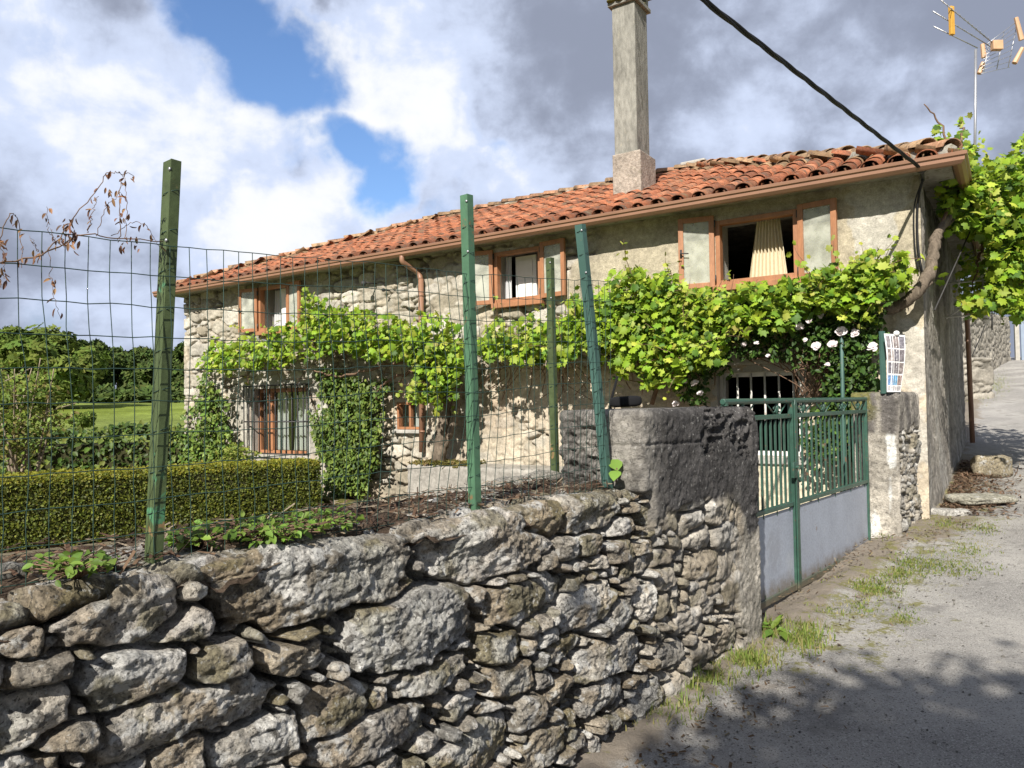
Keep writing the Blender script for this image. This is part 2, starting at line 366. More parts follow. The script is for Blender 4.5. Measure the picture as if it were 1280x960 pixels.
# asphalt with wear, moss and grit; attribute Col.r = dirt/moss amount near the edges
def asphalt():
    m = bpy.data.materials.new('lane_asphalt'); m.use_nodes = True; t = m.node_tree; p = t.nodes['Principled BSDF']
    p.inputs['Roughness'].default_value = .93; p.inputs['Specular IOR Level'].default_value = .2
    tcn = t.nodes.new('ShaderNodeTexCoord'); v = tcn.outputs['Object']
    a = t.nodes.new('ShaderNodeAttribute'); a.attribute_name = 'Col'
    sp = t.nodes.new('ShaderNodeSeparateColor'); t.links.new(a.outputs['Color'], sp.inputs[0])
    col = nmix(t, (.27, .255, .235), (.44, .415, .375), nrange(t, nnoise(t, v, 1.3, 6, .6), .35, .7))
    col = nmix(t, col, (.55, .53, .49), nmath(t, 'MULTIPLY', nrange(t, nnoise(t, v, 120, 3, .7), .54, .62), .8))
    col = nmix(t, col, (.06, .057, .054), nmath(t, 'MULTIPLY', nrange(t, nnoise(t, v, 95, 3, .7), .56, .64), .8))
    col = nmix(t, col, (.14, .132, .124), nmath(t, 'MULTIPLY', nrange(t, nnoise(t, v, 2.6, 8, .68), .52, .66), .6))
    col = nmix(t, col, (.52, .50, .46), nmath(t, 'MULTIPLY', nrange(t, nnoise(t, v, 40, 4, .7), .6, .68), .5))
    dirt = nmath(t, 'ADD', sp.outputs[0], nmath(t, 'MULTIPLY', nmath(t, 'SUBTRACT', nnoise(t, v, 3.2, 7, .65), .5), 1.5))
    col = nmix(t, col, (.23, .19, .145), nrange(t, dirt, .42, .72, 0, .85))
    mossn = nmath(t, 'ADD', sp.outputs[1], nmath(t, 'MULTIPLY', nmath(t, 'SUBTRACT', nnoise(t, v, 5.5, 8, .65), .5), 1.9))
    col = nmix(t, col, (.19, .18, .055), nrange(t, nmath(t, 'ADD', mossn, nmath(t, 'MULTIPLY', nmath(t, 'SUBTRACT', nnoise(t, v, 34, 5, .7), .5), 1.3)), .62, .88, 0, .85))
    t.links.new(col, p.inputs['Base Color'])
    b = t.nodes.new('ShaderNodeBump'); b.inputs['Strength'].default_value = 1.; b.inputs['Distance'].default_value = .012
    t.links.new(nnoise(t, v, 130, 5, .7), b.inputs['Height'])
    b2 = t.nodes.new('ShaderNodeBump'); b2.inputs['Strength'].default_value = .6; b2.inputs['Distance'].default_value = .02
    t.links.new(nnoise(t, v, 14, 6, .6), b2.inputs['Height']); t.links.new(b.outputs[0], b2.inputs['Normal'])
    t.links.new(b2.outputs[0], p.inputs['Normal'])
    return m
MAT['asphalt'] = asphalt()

# ------------------------------------------------------------------ terrain
QZ = ([-30, 0, 4.7, 7.9, 9, 16.7, 23, 36, 60, 400], [-.2, 0, .10, .25, .36, .76, 1.5, 2.9, 4.6, 12])
def road_z(x, y):
    q = x*math.sin(R(35)) + y*math.cos(R(35))
    s = 0
    for k in (-1.2, -.6, 0, .6, 1.2): s = s + np.interp(q+k, *QZ)
    return s/5
def ground_z(x, y):
    n = x*WN[0] + y*WN[1]; t = x*WU[0] + y*WU[1]
    d = np.sqrt(x*x+y*y)
    garden = -.1 + np.maximum(0, d-24)*.040*(1-.6*smooth(d, 130, 400))
    wgt = smooth(n, -2.75, -2.2)
    gatew = smooth(t, 4.5, 4.9)*(1-smooth(t, 8.0, 8.6))
    wgt = np.maximum(wgt, gatew*smooth(n, -6.5, -2.1))
    low = (-.07)*smooth(n, -1.9, -2.15)*gatew
    return garden*(1-wgt) + road_z(x, y)*wgt + low*0
gx = np.sinh(np.linspace(-6.2, 6.2, 300))*3.2; gy = np.sinh(np.linspace(-5.2, 6.2, 300))*3.2
X, Y = np.meshgrid(gx, gy, indexing='ij'); Zg = ground_z(X, Y)
n_ = X*WN[0]+Y*WN[1]; d_ = np.sqrt(X*X+Y*Y)
gc = np.zeros(X.shape+(3,)); gc[:] = (.165, .205, .045)
gc += (fbm(X*.05, Y*.05, 3)*.05)[..., None]
near = 1-smooth(d_, 17, 19); gc = gc*(1-near[..., None]) + np.array([.17, .145, .10])*near[..., None]
mk('ground', np.stack([X, Y, Zg-.012-.07*smooth(n_, -2.4, -2.2)*smooth(4.6-n_, 0, .2)], -1).reshape(-1, 3), grid_faces(300, 300), MAT['ground'], None, np.clip(gc, .01, 1).reshape(-1, 3), kind='structure')

# lane surface
rt = np.concatenate([np.arange(-6, 1, .25), np.arange(1, 14, .05), np.arange(14, 44, .3)]); rn = np.arange(-2.7, 4.5, .05)
TT, NN = np.meshgrid(rt, rn, indexing='ij')
RX = WU[0]*TT+WN[0]*NN; RY = WU[1]*TT+WN[1]*NN
edge = NN+1.915
RX = RX + 0; bend = np.maximum(0, TT-9)*math.tan(R(-7))            # the lane follows the gable beyond the corner
RX = RX + WN[0]*bend; RY = RY + WN[1]*bend
RZ = road_z(RX, RY) + fbm(TT*1.1, NN*1.1, 5)*.035 + fbm(TT*6, NN*6, 6)*.008
RZ += .05*np.exp(-(edge/.18)**2)*(fbm(TT*4, NN*4, 9, 5)*1.2+.4)+fbm(TT*18, NN*18, 10, 4)*.02*np.exp(-np.maximum(edge, 0)/.5)
RZ -= .05*smooth(-edge, .0, .25)                                       # falls in under the gate
dirt = np.exp(-np.maximum(edge, 0)/.28)*1.0; dirt = np.maximum(dirt, np.exp(-np.maximum(edge-.2, 0)/.35)*smooth(TT, 7.5, 8.2)*(1-smooth(TT, 13, 16))*1.1)
dirt = np.maximum(dirt, .75*smooth(-edge, 0, .2))
moss = np.exp(-((edge-.5)/.45)**2)*.60*smooth(TT, 3.6, 4.6)*(1-smooth(TT, 11, 13)) + .45*np.exp(-(edge/.3)**2)
mk('road', np.stack([RX, RY, RZ], -1).reshape(-1, 3), grid_faces(len(rt), len(rn), True), MAT['asphalt'], None,
   np.stack([dirt, moss, dirt*0], -1).reshape(-1, 3), kind='structure')
def lane_z(x, y):
    return float(road_z(np.array(x), np.array(y)))

# ------------------------------------------------------------------ stone pattern generator
def stones(w, h, sizes, seed, pad=.1, first=()):
    """scatter of elongated cells, large first; returns centres, half axes, rotation"""
    r = np.random.default_rng(seed); cs = [tuple(c) for c in first]
    for a_lo, a_hi, asp_lo, asp_hi, tries in sizes:
        for _ in range(tries):
            a = r.uniform(a_lo, a_hi); b = a*r.uniform(asp_lo, asp_hi)
            c = (r.uniform(-pad, w+pad), r.uniform(-pad, h+pad)); ok = True
            for (x, y, A, B, q) in cs:
                dx = (c[0]-x)/(A+a); dy = (c[1]-y)/(B+b)
                if dx*dx+dy*dy < .80: ok = False; break
            if ok: cs.append((c[0], c[1], a, b, r.normal(0, .10)))
    return np.array(cs)
def stone_cells(S, Zc, cells, p=3., warp=.02, wseed=0, wscale=7.):
    """per point: nearest cell id, gap measure in metres, local coords inside the cell"""
    x = S + fbm(S*wscale, Zc*wscale, wseed+1, 3)*warp*2; y = Zc + fbm(S*wscale, Zc*wscale, wseed+2, 3)*warp*2
    x = x.ravel(); y = y.ravel(); n = len(x)
    d1 = np.full(n, 1e9); d2 = np.full(n, 1e9); i1 = np.zeros(n, int); sz = np.ones(n)
    for k, (cx, cy, a, b, q) in enumerate(cells):
        m = np.nonzero((np.abs(x-cx) < 3.2*a) & (np.abs(y-cy) < 3.2*a))[0]
        if not len(m): continue
        dx = x[m]-cx; dy = y[m]-cy; u = (dx*math.cos(q)+dy*math.sin(q))/a; v = (-dx*math.sin(q)+dy*math.cos(q))/b
        d = (np.abs(u)**p+np.abs(v)**p)**(1/p)
        # additive weighting keeps joints about even between big and small stones
        d = (d-1)*b
        cl = d < d1[m]; mm = m[cl]
        d2[mm] = d1[mm]; d1[mm] = d[cl]; i1[mm] = k
        oth = m[~cl]; dd = d[~cl]; lo = dd < d2[oth]; d2[oth[lo]] = dd[lo]
    gap = np.minimum((d2-d1)*.5, .2)
    far = d1 > .06; gap[far] = np.minimum(gap[far], .0)
    return i1.reshape(S.shape), gap.reshape(S.shape), d1.reshape(S.shape)
STONE_COLS = np.array([(.37, .335, .28), (.32, .285, .235), (.42, .38, .32), (.27, .24, .195), (.37, .34, .30), (.45, .415, .36), (.31, .265, .20), (.26, .25, .23)])

# ------------------------------------------------------------------ lane wall (dry stone)
def rubble_relief(S, V, cells, seed, gapdepth=.125, rough=1.):
    i, gap, d1 = stone_cells(S, V, cells, 6., .015, seed, 6.)
    r = np.random.default_rng(seed+5); k = len(cells)
    off = r.uniform(-.028, .022, k); tx = r.normal(0, .13, k); tz = r.normal(.03, .16, k)
    ls = S-cells[i, 0]+fbm(S*9, V*9, seed+14, 3)*.02; lz = V-cells[i, 1]+fbm(S*9+5, V*9, seed+15, 3)*.02
    h = np.full(S.shape, .035)
    for q in range(6):                                     # broken faces: lowest of a few tilted planes
        gx_ = r.normal(0, .13, k); gz_ = r.normal(.02, .20, k); oo = r.uniform(.006, .028, k)
        h = np.minimum(h, oo[i]+gx_[i]*ls+gz_[i]*lz)
    h = np.maximum(h, -.035) + .8*off[i] + .35*tx[i]*ls
    h = h + .012*(smooth(gap, 0, .016)-1)
    h += (ridged(S*8+i*3.1, V*11+i*1.7, seed+20, 4)*.009 + fbm(S*11+i, V*21, seed+21, 5)*.019 + fbm(S*40, V*62, seed+22, 4)*.011)*rough
    open_ = 1-smooth(gap+fbm(S*5, V*5, seed+33, 2)*.006, .001, .0085)
    open_ = open_*np.clip(.75+fbm(S*4, V*4, seed+30, 3)*1.6, .2, 1)
    h = h - gapdepth*open_
    col = STONE_COLS[r.integers(0, len(STONE_COLS), k)][i]*r.uniform(.68, 1.22, k)[i][..., None]*(1+fbm(S*9, V*9, seed+40, 4)*.35)[..., None]
    warm = smooth(fbm(S*4.5+i*1.3, V*4.5, seed+41, 4), .06, .24)[..., None]*.55; col = col*(1-warm)+np.array([.27, .205, .125])*warm
    wl_ = smooth(fbm(S*7+i*2.1, V*7+i, seed+42, 5), .17, .24)[..., None]*.75; col = col*(1-wl_)+np.array([.56, .545, .51])*wl_
    ol = smooth(fbm(S*6+i*.7, V*6, seed+43, 5), .15, .27)[..., None]*.6; col = col*(1-ol)+np.array([.15, .13, .06])*ol
    pit = (1-smooth(gap, .0, .012))
    col = col*(1-.35*pit[..., None])+np.array([.14, .115, .085])*.35*pit[..., None]
    return h, col, gap
WT = 1.185
tt = []; x = -1.2
while x < 3.37: tt.append(x); x += .0032 if .5 < x < 1.6 else (.02 if x < .4 else .0032+(x-1.6)*.0016)
tt = np.array(tt); vv = np.arange(-.25, 1.62, .0046)
S, V = np.meshgrid(tt, vv, indexing='ij')
FIRST = []
for x, y, wx, hy, q in ((405, 738, 265, 86, .0), (622, 692, 160, 74, 0), (520, 785, 165, 92, .0), (690, 655, 90, 50, .0), (745, 640, 80, 62, 0), (155, 768, 175, 84, 0), (178, 852, 135, 78, .05), (278, 838, 82, 58, 0), (235, 900, 225, 72, -.02), (425, 888, 80, 78, 0), (370, 826, 90, 42, 0), (660, 752, 110, 46, .0), (765, 826, 95, 52, 0), (95, 752, 120, 60, 0), (15, 772, 90, 60, 0), (40, 905, 110, 70, 0), (330, 935, 120, 60, 0), (590, 942, 110, 60, 0), (750, 872, 56, 44, 0), (470, 925, 150, 60, 0), (60, 850, 90, 34, 0), (740, 760, 70, 52, .0), (30, 800, 60, 60, 0), (545, 850, 100, 36, 0), (640, 850, 60, 44, 0)):
    cpt = on_plane(x, y, WN, WFACE); a_ = on_plane(x-wx/2, y, WN, WFACE)@WU; b_ = on_plane(x+wx/2, y, WN, WFACE)@WU; dv_ = np.linalg.norm(cpt[:2])
    FIRST.append(((a_+b_)/2+1.3, cpt[2]+.3+(.055 if y < 760 and cpt[2] > 1.0 else .0), (b_-a_)/2*1.02, hy/FPX*(cpt[1])/2*1.0+(.055 if y < 760 and cpt[2] > 1.0 else 0), q))
cells = stones(4.9, 1.95, [(.19, .27, .36, .5, 20), (.12, .18, .34, .6, 200), (.075, .12, .35, .75, 1300), (.04, .07, .4, .85, 5000), (.02, .038, .45, .9, 9000)], 12, .1, FIRST)
cells[:, 0] -= 1.3; cells[:, 1] -= .3
h, col, gap = rubble_relief(S, V, cells, 31)
topn = .02*vn(S*2.2, S*0, 77) + .025*vn(S*5, S*0, 78)                   # uneven crest
rr = .075; zt = WT+topn
a = np.clip((V-(zt-rr))/(rr*math.pi/2), 0, 1)*math.pi/2
over = np.maximum(0, V-(zt-rr)-rr*math.pi/2)
vert = np.minimum(V, zt-rr)
pz = vert + rr*np.sin(a); pn = -rr*(1-np.cos(a)) - over
batter = (pz-.6)*-.05
h = np.where(V > zt-rr, np.maximum(h, -.03-.12*(1-smooth(V, zt-rr, zt))), h); h = h*(1-.6*smooth(V, zt-rr, zt+.10))
pn = pn + h*np.cos(a) + batter; pz = pz + h*np.sin(a)
P = WU*S[..., None] + WN*(WFACE+pn)[..., None] + Z3*pz[..., None]
lich = smooth(fbm(S*3.5, V*3.5, 61, 4), .18, .3)[..., None]*smooth(gap, .01, .03)[..., None]
col = col*(1-.6*lich)+np.array([.47, .46, .42])*.6*lich
mossm = (smooth(V, .95, 1.25)*smooth(fbm(S*5, V*5, 62, 4), .0, .25))[..., None]*.5
col = col*(1-mossm)+np.array([.17, .15, .10])*mossm
mk('boundary_wall', P.reshape(-1, 3), grid_faces(len(tt), len(vv)), MAT['rubble'], None, np.clip(col, .01, .8).reshape(-1, 3),
   label='low grey dry stone rubble wall along the lane with dark gaps between its stones', category='stone wall')

# soil bed behind the crest of the wall
bt = np.arange(-1.6, 3.35, .02); bn = np.concatenate([np.arange(0, .75, .02), [.80, .9, 1.2]])
S, B = np.meshgrid(bt, bn, indexing='ij')
sz = WT + .004 + fbm(S*6, B*6, 81, 5)*.04 - .06*(1-smooth(B, .0, .16)) - .02*B
sz = sz - np.maximum(0, B-.62)*3.2*(1-.0*S) + fbm(S*22, B*22, 82, 3)*.03
P = WU*S[..., None] + WN*(WFACE-.045-B)[..., None] + Z3*sz[..., None]
sc = np.array([.085, .062, .045])*(1+fbm(S*14, B*14, 83, 4)[..., None]*.9) + np.array([.10, .085, .06])*smooth(fbm(S*7, B*7, 84, 3), .1, .3)[..., None]
mk('soil_bed', P.reshape(-1, 3), grid_faces(len(bt), len(bn), False), MAT['soil'], None, np.clip(sc, .01, .5).reshape(-1, 3), kind='structure')

# ------------------------------------------------------------------ block pillars (relief wrapped round a rectangle)
def wrap_block(name, corners, z0, z1, relief, mat, dz=.008, ds=.007, rr=.05, **kw):
    pts = [np.asarray(c, float) for c in corners]; path = []; nor = []; ss = []; s0 = 0
    for a, b in zip(pts[:-1], pts[1:]):
        L = np.linalg.norm(b-a); k = max(3, int(L/ds)); d = (b-a)/L; nn = np.array([d[1], -d[0]])
        for q in range(k): path.append(a+d*L*q/k); nor.append(nn); ss.append(s0+L*q/k)
        s0 += L
    path.append(pts[-1]); nor.append(nor[-1]); ss.append(s0)
    path = np.array(path); nor = np.array(nor); ss = np.array(ss)
    w_ = max(2, int(.03/ds)); ker = np.ones(2*w_+1)/(2*w_+1)             # rounded arrises
    ext = np.pad(nor, ((w_, w_), (0, 0)), 'edge'); nor = np.stack([np.convolve(ext[:, i], ker, 'valid') for i in (0, 1)], 1)
    nor /= np.linalg.norm(nor, axis=1)[:, None]
    extp = np.pad(path, ((w_, w_), (0, 0)), 'reflect', reflect_type='odd'); path = np.stack([np.convolve(extp[:, i], ker, 'valid') for i in (0, 1)], 1)
    zz = np.arange(z0, z1+1e-6, dz); Sg, Zg_ = np.meshgrid(ss, zz, indexing='ij')
    hh, cc = relief(Sg, Zg_)
    u = np.clip((Zg_-(z1-rr))/rr, 0, 1); hh = hh - rr*(1-np.sqrt(np.maximum(0, 1-u*u*.98)))
    P = np.zeros(Sg.shape+(3,)); P[..., :2] = path[:, None, :] + nor[:, None, :]*hh[..., None]; P[..., 2] = Zg_
    nz = len(zz); F = grid_faces(len(ss), nz)
    V = P.reshape(-1, 3); Cc = cc.reshape(-1, 3)
    # top skin: rings shrinking to the middle
    ring = P[:, -1, :]; cen = ring.mean(0); prev = np.arange(len(ss))*nz+nz-1; Fs = [F]; Vs = [V]; Cs = [Cc]; base = len(V)
    for f in (.9, .7, .4, .03):
        rg = cen + (ring-cen)*f; rg[:, 2] = z1 + fbm(rg[:, 0]*9, rg[:, 1]*9, 5, 4)*.018 - .004
        idx = base+np.arange(len(ss)); base += len(ss)
        Fs.append(np.stack([prev[:-1], prev[1:], idx[1:], idx[:-1]], 1)); Fs.append(np.array([[prev[-1], prev[0], idx[0], idx[-1]]]))
        Vs.append(rg); Cs.append(cc[:, -1, :]); prev = idx
    return mk(name, np.concatenate(Vs), np.concatenate(Fs), mat, None, np.clip(np.concatenate(Cs), .01, .85), **kw)

def wp(t, n): return (WU*t+WN*n)[:2]
pc = stones(3.2, 1.9, [(.12, .2, .4, .6, 160), (.08, .13, .35, .7, 500), (.035, .06, .35, .8, 3000), (.018, .032, .5, .9, 4000)], 23)
pc[:, 1] -= .2
def relief_pillar(S, Z):
    h, col, gap = rubble_relief(S, Z, pc, 51, .09, 1.)
    mort = smooth(fbm(S*2.6, Z*3.4, 69, 4), -.06, .16)*.8; h = h*(1-mort)+(fbm(S*9, Z*9, 68, 5)*.03+.004)*mort
    L0 = .50; x = S-L0                                      # metres along the lane face
    line = 1.00 + .10*fbm(x*2.2, x*0+.3, 71, 4) + .06*fbm(x*9, Z*9, 72, 3) - .18*smooth(x, 1.0, 1.25)
    up = smooth(Z-line, -.015, .03)
    right = smooth(x + .16*fbm(Z*3, x*2, 73, 4) + .03*fbm(Z*20, x*20, 75, 3), 1.10, 1.16)
    side = 1-smooth(x, -.03, .0)
    cover = np.maximum(np.maximum(up, right), side)
    hr = .012 + fbm(S*3, Z*3, 74, 3)*.010 + ridged(S*16, Z*16, 76, 4)*.006 + fbm(S*40, Z*40, 70, 3)*.006
    rub = up*smooth(fbm(x*2.5-.2, Z*2.5, 77, 2)+.5*smooth(x, .55, .75)*(1-smooth(x, 1.25, 1.3))*smooth(Z, 1.2, 1.3), .22, .40)
    hr = hr + rub*(ridged(S*14, Z*26, 78, 4)*.035-.012)
    hr = hr - .01*np.exp(-((Z-1.385-.012*fbm(S*6, Z*0, 79, 2))/.006)**2)*smooth(.7-x, 0, .1)
    h = h*(1-cover)+hr*cover
    h = h-.09*(1-smooth(x, .03, .12))*(1-smooth(Z, 1.12, 1.17))
    dk = np.array([.078, .073, .07]); lt = np.array([.27, .25, .22]); md = np.array([.35, .32, .27])
    wash = smooth(fbm(x*2.2, Z*1.6, 80, 4) + .55*(1-smooth(x, .05, .22)), .12, .5)*.75 + .25*(1-smooth(x, .1, .3))
    wash = np.clip(wash, 0, 1)[..., None]
    cr = dk*(1-wash)+lt*wash
    strk = smooth(fbm(S*24, Z*1.2, 85, 4), -.05, .3)[..., None]
    cr = np.where((side > .5)[..., None], cr*(1-.5*strk)+np.array([.12, .11, .10])*.5*strk, cr)
    lo = (right*(1-up))[..., None]
    cr = cr*(1-lo)+md*(1+fbm(S*6, Z*3, 86, 4)[..., None]*.5)*lo
    cr = cr*(1+fbm(S*12, Z*12, 87, 4)*.45)[..., None]
    st = np.array([.36, .32, .26])*(1+fbm(S*8, Z*8, 88, 4)*.5)[..., None]*.45+col*.55
    c = st*(1-cover[..., None])+cr*cover[..., None]
    return h, c
wrap_block('gate_pillar', [wp(3.27, -2.415), wp(3.27, WFACE-.01), wp(4.676, WFACE-.01), wp(4.676, -2.24)], -.15, 1.565, relief_pillar, MAT['render_dark'],
           label='broad wall-end pillar with blackened cement render over rubble, left of the gate', category='gate pillar', group='gate pillars')
rc = stones(2.2, 2.1, [(.09, .13, .5, .8, 200), (.05, .085, .5, .9, 1500), (.02, .04, .6, .9, 4000)], 29); rc[:, 1] -= .1
PN0 = -1.9
def relief_pier(S, Z):
    h, col, gap = rubble_relief(S, Z, rc, 91, .05, 1.1)
    x = S-.42                                                  # <0: face towards the gate, >0: lane face
    line = 1.28 + .08*fbm(S*4, S*0, 92, 3)
    up = smooth(Z-line, -.01, .03); gate = 1-smooth(x+.02*fbm(Z*6, S*3, 93, 3), .0, .05)
    cover = np.maximum(up, gate)
    hr = .01+fbm(S*6, Z*6, 94, 4)*.02+fbm(S*30, Z*30, 95, 3)*.006
    h = h*(1-cover)+hr*cover
    cr = np.array([.40, .365, .31])*(1+fbm(S*5, Z*3, 96, 4)*.5)[..., None]
    wh = smooth(fbm(S*7+2, Z*2.2, 97, 4)+.3*np.exp(-((x+.07)/.05)**2), .18, .26)[..., None]*gate[..., None]*(1-up[..., None])
    cr = cr*(1-wh)+np.array([.66, .65, .61])*wh
    dk = np.clip(up*(.75+fbm(S*20, Z*1.5, 98, 4)*1.2), 0, 1)[..., None]
    cr = cr*(1-dk)+np.array([.13, .118, .108])*dk
    ms = (smooth(Z, 1.25, 1.55)*smooth(-x, .1, .3)*smooth(fbm(S*7, Z*7, 99, 3), -.1, .2))[..., None]
    cr = cr*(1-ms)+np.array([.15, .14, .05])*ms
    st = col*.65+np.array([.36, .34, .30])*.35
    return h, st*(1-cover[..., None])+cr*cover[..., None]
wrap_block('gate_pillar', [wp(7.99, -2.32), wp(7.99, PN0), wp(8.80, PN0), wp(8.80, -2.32)], -.1, 1.66, relief_pier, MAT['render_dark'], dz=.01, ds=.009,
           label='narrow whitish pillar with black-stained top between the gate and the house corner', category='gate pillar', group='gate pillars')

# ------------------------------------------------------------------ the house
house = thing('stone_house', 'long two-storey stone house with orange tiled hip roof and open wooden windows', 'house', C+T*LF/2+Z3*.0)
def hf(t, b, z): return C + T*t + G*b + Z3*z
OPEN = [(1.235, 2.20, 2.985, 3.765), (4.70, 5.51, 3.06, 3.80), (10.11, 10.95, 3.02, 3.84), (1.26, 2.23, .95, 1.93), (6.965, 7.485, 1.225, 1.655), (9.64, 11.21, .745, 1.955)]
EAVE = 3.96
ft = np.arange(0, LF+.001, .0165); fz = np.arange(-.35, EAVE+.01, .0165)
def snap(arr, vals):
    arr = arr.copy()
    for v in vals: arr[np.argmin(np.abs(arr-v))] = v
    return arr
ft = snap(ft, [o[i] for o in OPEN for i in (0, 1)] + [0, LF]); fz = snap(fz, [o[i] for o in OPEN for i in (2, 3)])
S, Z = np.meshgrid(ft, fz, indexing='ij')
fc = stones(LF, 4.5, [(.24, .36, .35, .5, 160), (.15, .23, .4, .6, 1500), (.08, .13, .35, .7, 5000), (.04, .07, .4, .9, 6000)], 41); fc[:, 1] -= .4
i, gap, d1 = stone_cells(S, Z, fc, 6., .016, 43)
r_ = np.random.default_rng(44); k = len(fc)
FC = np.array([(.47, .43, .36), (.40, .37, .31), (.53, .49, .42), (.36, .32, .25), (.44, .415, .365), (.50, .44, .345), (.57, .535, .475)])
scol = FC[r_.integers(0, len(FC), k)][i]*(1+fbm(S*6, Z*6, 45, 4)*.25)[..., None]
off = r_.uniform(-.009, .009, k)[i]; tx = r_.normal(0, .03, k)[i]*(S-fc[i, 0]); tz = r_.normal(0, .04, k)[i]*(Z-fc[i, 1])
hs = off+tx+tz+.008*(smooth(gap, 0, .02)-1)+fbm(S*14, Z*22, 46, 4)*.011+fbm(S*45, Z*45, 47, 2)*.005
gp = (1-smooth(gap+fbm(S*5, Z*5, 59, 2)*.010, .005, .018))*np.clip(.5+fbm(S*2.6, Z*2.6, 48, 3)*2.0, 0, 1)
hs = hs-.10*gp
mcol = np.array([.37, .33, .265])
mm = (1-smooth(gap, .004, .02))[..., None]; scol = scol*(1-mm)+mcol*mm*(1-.25*gp[..., None])+scol*0
# where render still covers the stones
nz = fbm(S*.9, Z*.9, 49, 5)
pl_right = smooth(3.95-S+nz*.9, -.05, .06)
pl_low = smooth(2.05-Z+nz*.9+.25*smooth(6.8-S, -.3, .3), -.05, .08)*smooth(7.1-S+nz*1.2, -.1, .15)
pl_low = pl_low*(1-.8*smooth(fbm(S*1.5+7, Z*1.7, 60, 5), .02, .16)*(Z > .3))
pl_left = smooth(2.25-Z+nz*.3, -.05, .05)*smooth(S-9.15+nz*.4, -.05, .1)*smooth(11.75-S+nz*.4, -.05, .1)
pl_grout = .45*smooth(2.1-Z+nz, -.1, .3)
cover = np.maximum.reduce([pl_right, pl_low, pl_left, pl_grout*smooth(fbm(S*2, Z*2, 50, 4), -.1, .25)])
cover = cover*(1-smooth(fbm(S*1.3+4, Z*1.5, 52, 5), .28, .36)*(S > 3.1)*(Z > 2.2))
hp = .016+fbm(S*2.4, Z*2.4, 53, 4)*.022+fbm(S*25, Z*25, 54, 3)*.006*(1+1.2*(Z < 2.1))
h = hs*(1-cover)+hp*cover
pcA = np.array([.445, .395, .30]); pcB = np.array([.55, .475, .375]); pcC = np.array([.44, .42, .37])
lowm = smooth(2.35-Z, 0, .4)[..., None]; leftm = smooth(S-8.6, 0, .6)[..., None]
pcol = pcA*(1-lowm)+pcB*lowm; pcol = pcol*(1-leftm)+pcC*leftm
pcol = pcol*(1+fbm(S*1.8, Z*1.8, 55, 5)*.28+fbm(S*11, Z*11, 56, 3)*.2)[..., None]
rust = smooth(fbm(S*1.1, Z*1.4, 57, 4)+.1*lowm[..., 0], .2, .42)[..., None]*.4*lowm
pcol = pcol*(1-rust)+np.array([.52, .36, .25])*rust
crm = (smooth(2.75-S, -.05, .05)*smooth(S-.95, -.05, .05)*smooth(.95-Z, -.02, .02))[..., None]
pcol = pcol*(1-crm)+np.array([.66, .60, .46])*crm
flk = smooth(fbm(S*2.3+3, Z*1.9, 58, 5)+.25*np.exp(-((S-.35)/.35)**2)-.1, .12, .2)[..., None]*(S < 1.1)[..., None]
pcol = pcol*(1-.6*flk)+np.array([.56, .55, .52])*.6*flk
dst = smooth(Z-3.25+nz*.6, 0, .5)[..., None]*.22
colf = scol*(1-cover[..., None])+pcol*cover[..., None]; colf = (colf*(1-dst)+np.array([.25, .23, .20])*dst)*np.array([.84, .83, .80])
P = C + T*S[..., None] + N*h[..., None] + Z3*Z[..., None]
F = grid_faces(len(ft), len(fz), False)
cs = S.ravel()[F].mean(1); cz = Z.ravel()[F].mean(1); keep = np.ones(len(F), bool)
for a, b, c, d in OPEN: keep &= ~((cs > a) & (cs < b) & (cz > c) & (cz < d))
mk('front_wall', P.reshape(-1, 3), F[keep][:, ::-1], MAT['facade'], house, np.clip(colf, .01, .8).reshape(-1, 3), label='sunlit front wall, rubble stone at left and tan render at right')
# gable towards the lane
gt = np.arange(0, LG+.01, .025); gz = np.arange(-.1, EAVE+.01, .025)
S, Z = np.meshgrid(gt, gz, indexing='ij')
flare = .05*(1-smooth(Z, .2, 1.5))**2*smooth(S, 0, .8)
gh = fbm(S*2, Z*2, 101, 4)*.03+fbm(S*22, Z*22, 102, 3)*.016+flare
gh = gh*smooth(S, 0, .06)
P = C + G*S[..., None] + GN*gh[..., None] + Z3*Z[..., None]
strk = smooth(fbm(S*7, Z*.7, 103, 4), -.15, .25)[..., None]
cg = np.array([.30, .275, .235])*(1-strk*.5)+np.array([.17, .155, .14])*strk*.5
cg = cg*(1+fbm(S*9, Z*9, 104, 4)*.4)[..., None]
wv_ = smooth(fbm(S*5, Z*1.4, 105, 4), .2, .3)[..., None]*.5; cg = cg*(1-wv_)+np.array([.46, .44, .40])*wv_
mk('gable_wall', P.reshape(-1, 3), grid_faces(len(gt), len(gz)), MAT['roughcast'], house, np.clip(cg, .01, .8).reshape(-1, 3), label='rough grey gable wall along the lane')
# hidden walls and floors of the shell
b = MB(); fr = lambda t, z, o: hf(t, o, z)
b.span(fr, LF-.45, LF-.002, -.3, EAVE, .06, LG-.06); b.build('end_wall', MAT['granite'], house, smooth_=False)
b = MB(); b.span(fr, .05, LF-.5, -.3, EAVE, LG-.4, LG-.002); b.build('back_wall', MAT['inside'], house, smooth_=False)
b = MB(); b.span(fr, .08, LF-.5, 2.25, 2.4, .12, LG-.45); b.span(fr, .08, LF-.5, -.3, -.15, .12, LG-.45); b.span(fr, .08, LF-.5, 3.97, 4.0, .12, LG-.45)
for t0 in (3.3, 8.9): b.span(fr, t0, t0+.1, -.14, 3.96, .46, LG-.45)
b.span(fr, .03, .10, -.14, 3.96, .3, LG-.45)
b.build('room', MAT['inside'], house, smooth_=False)

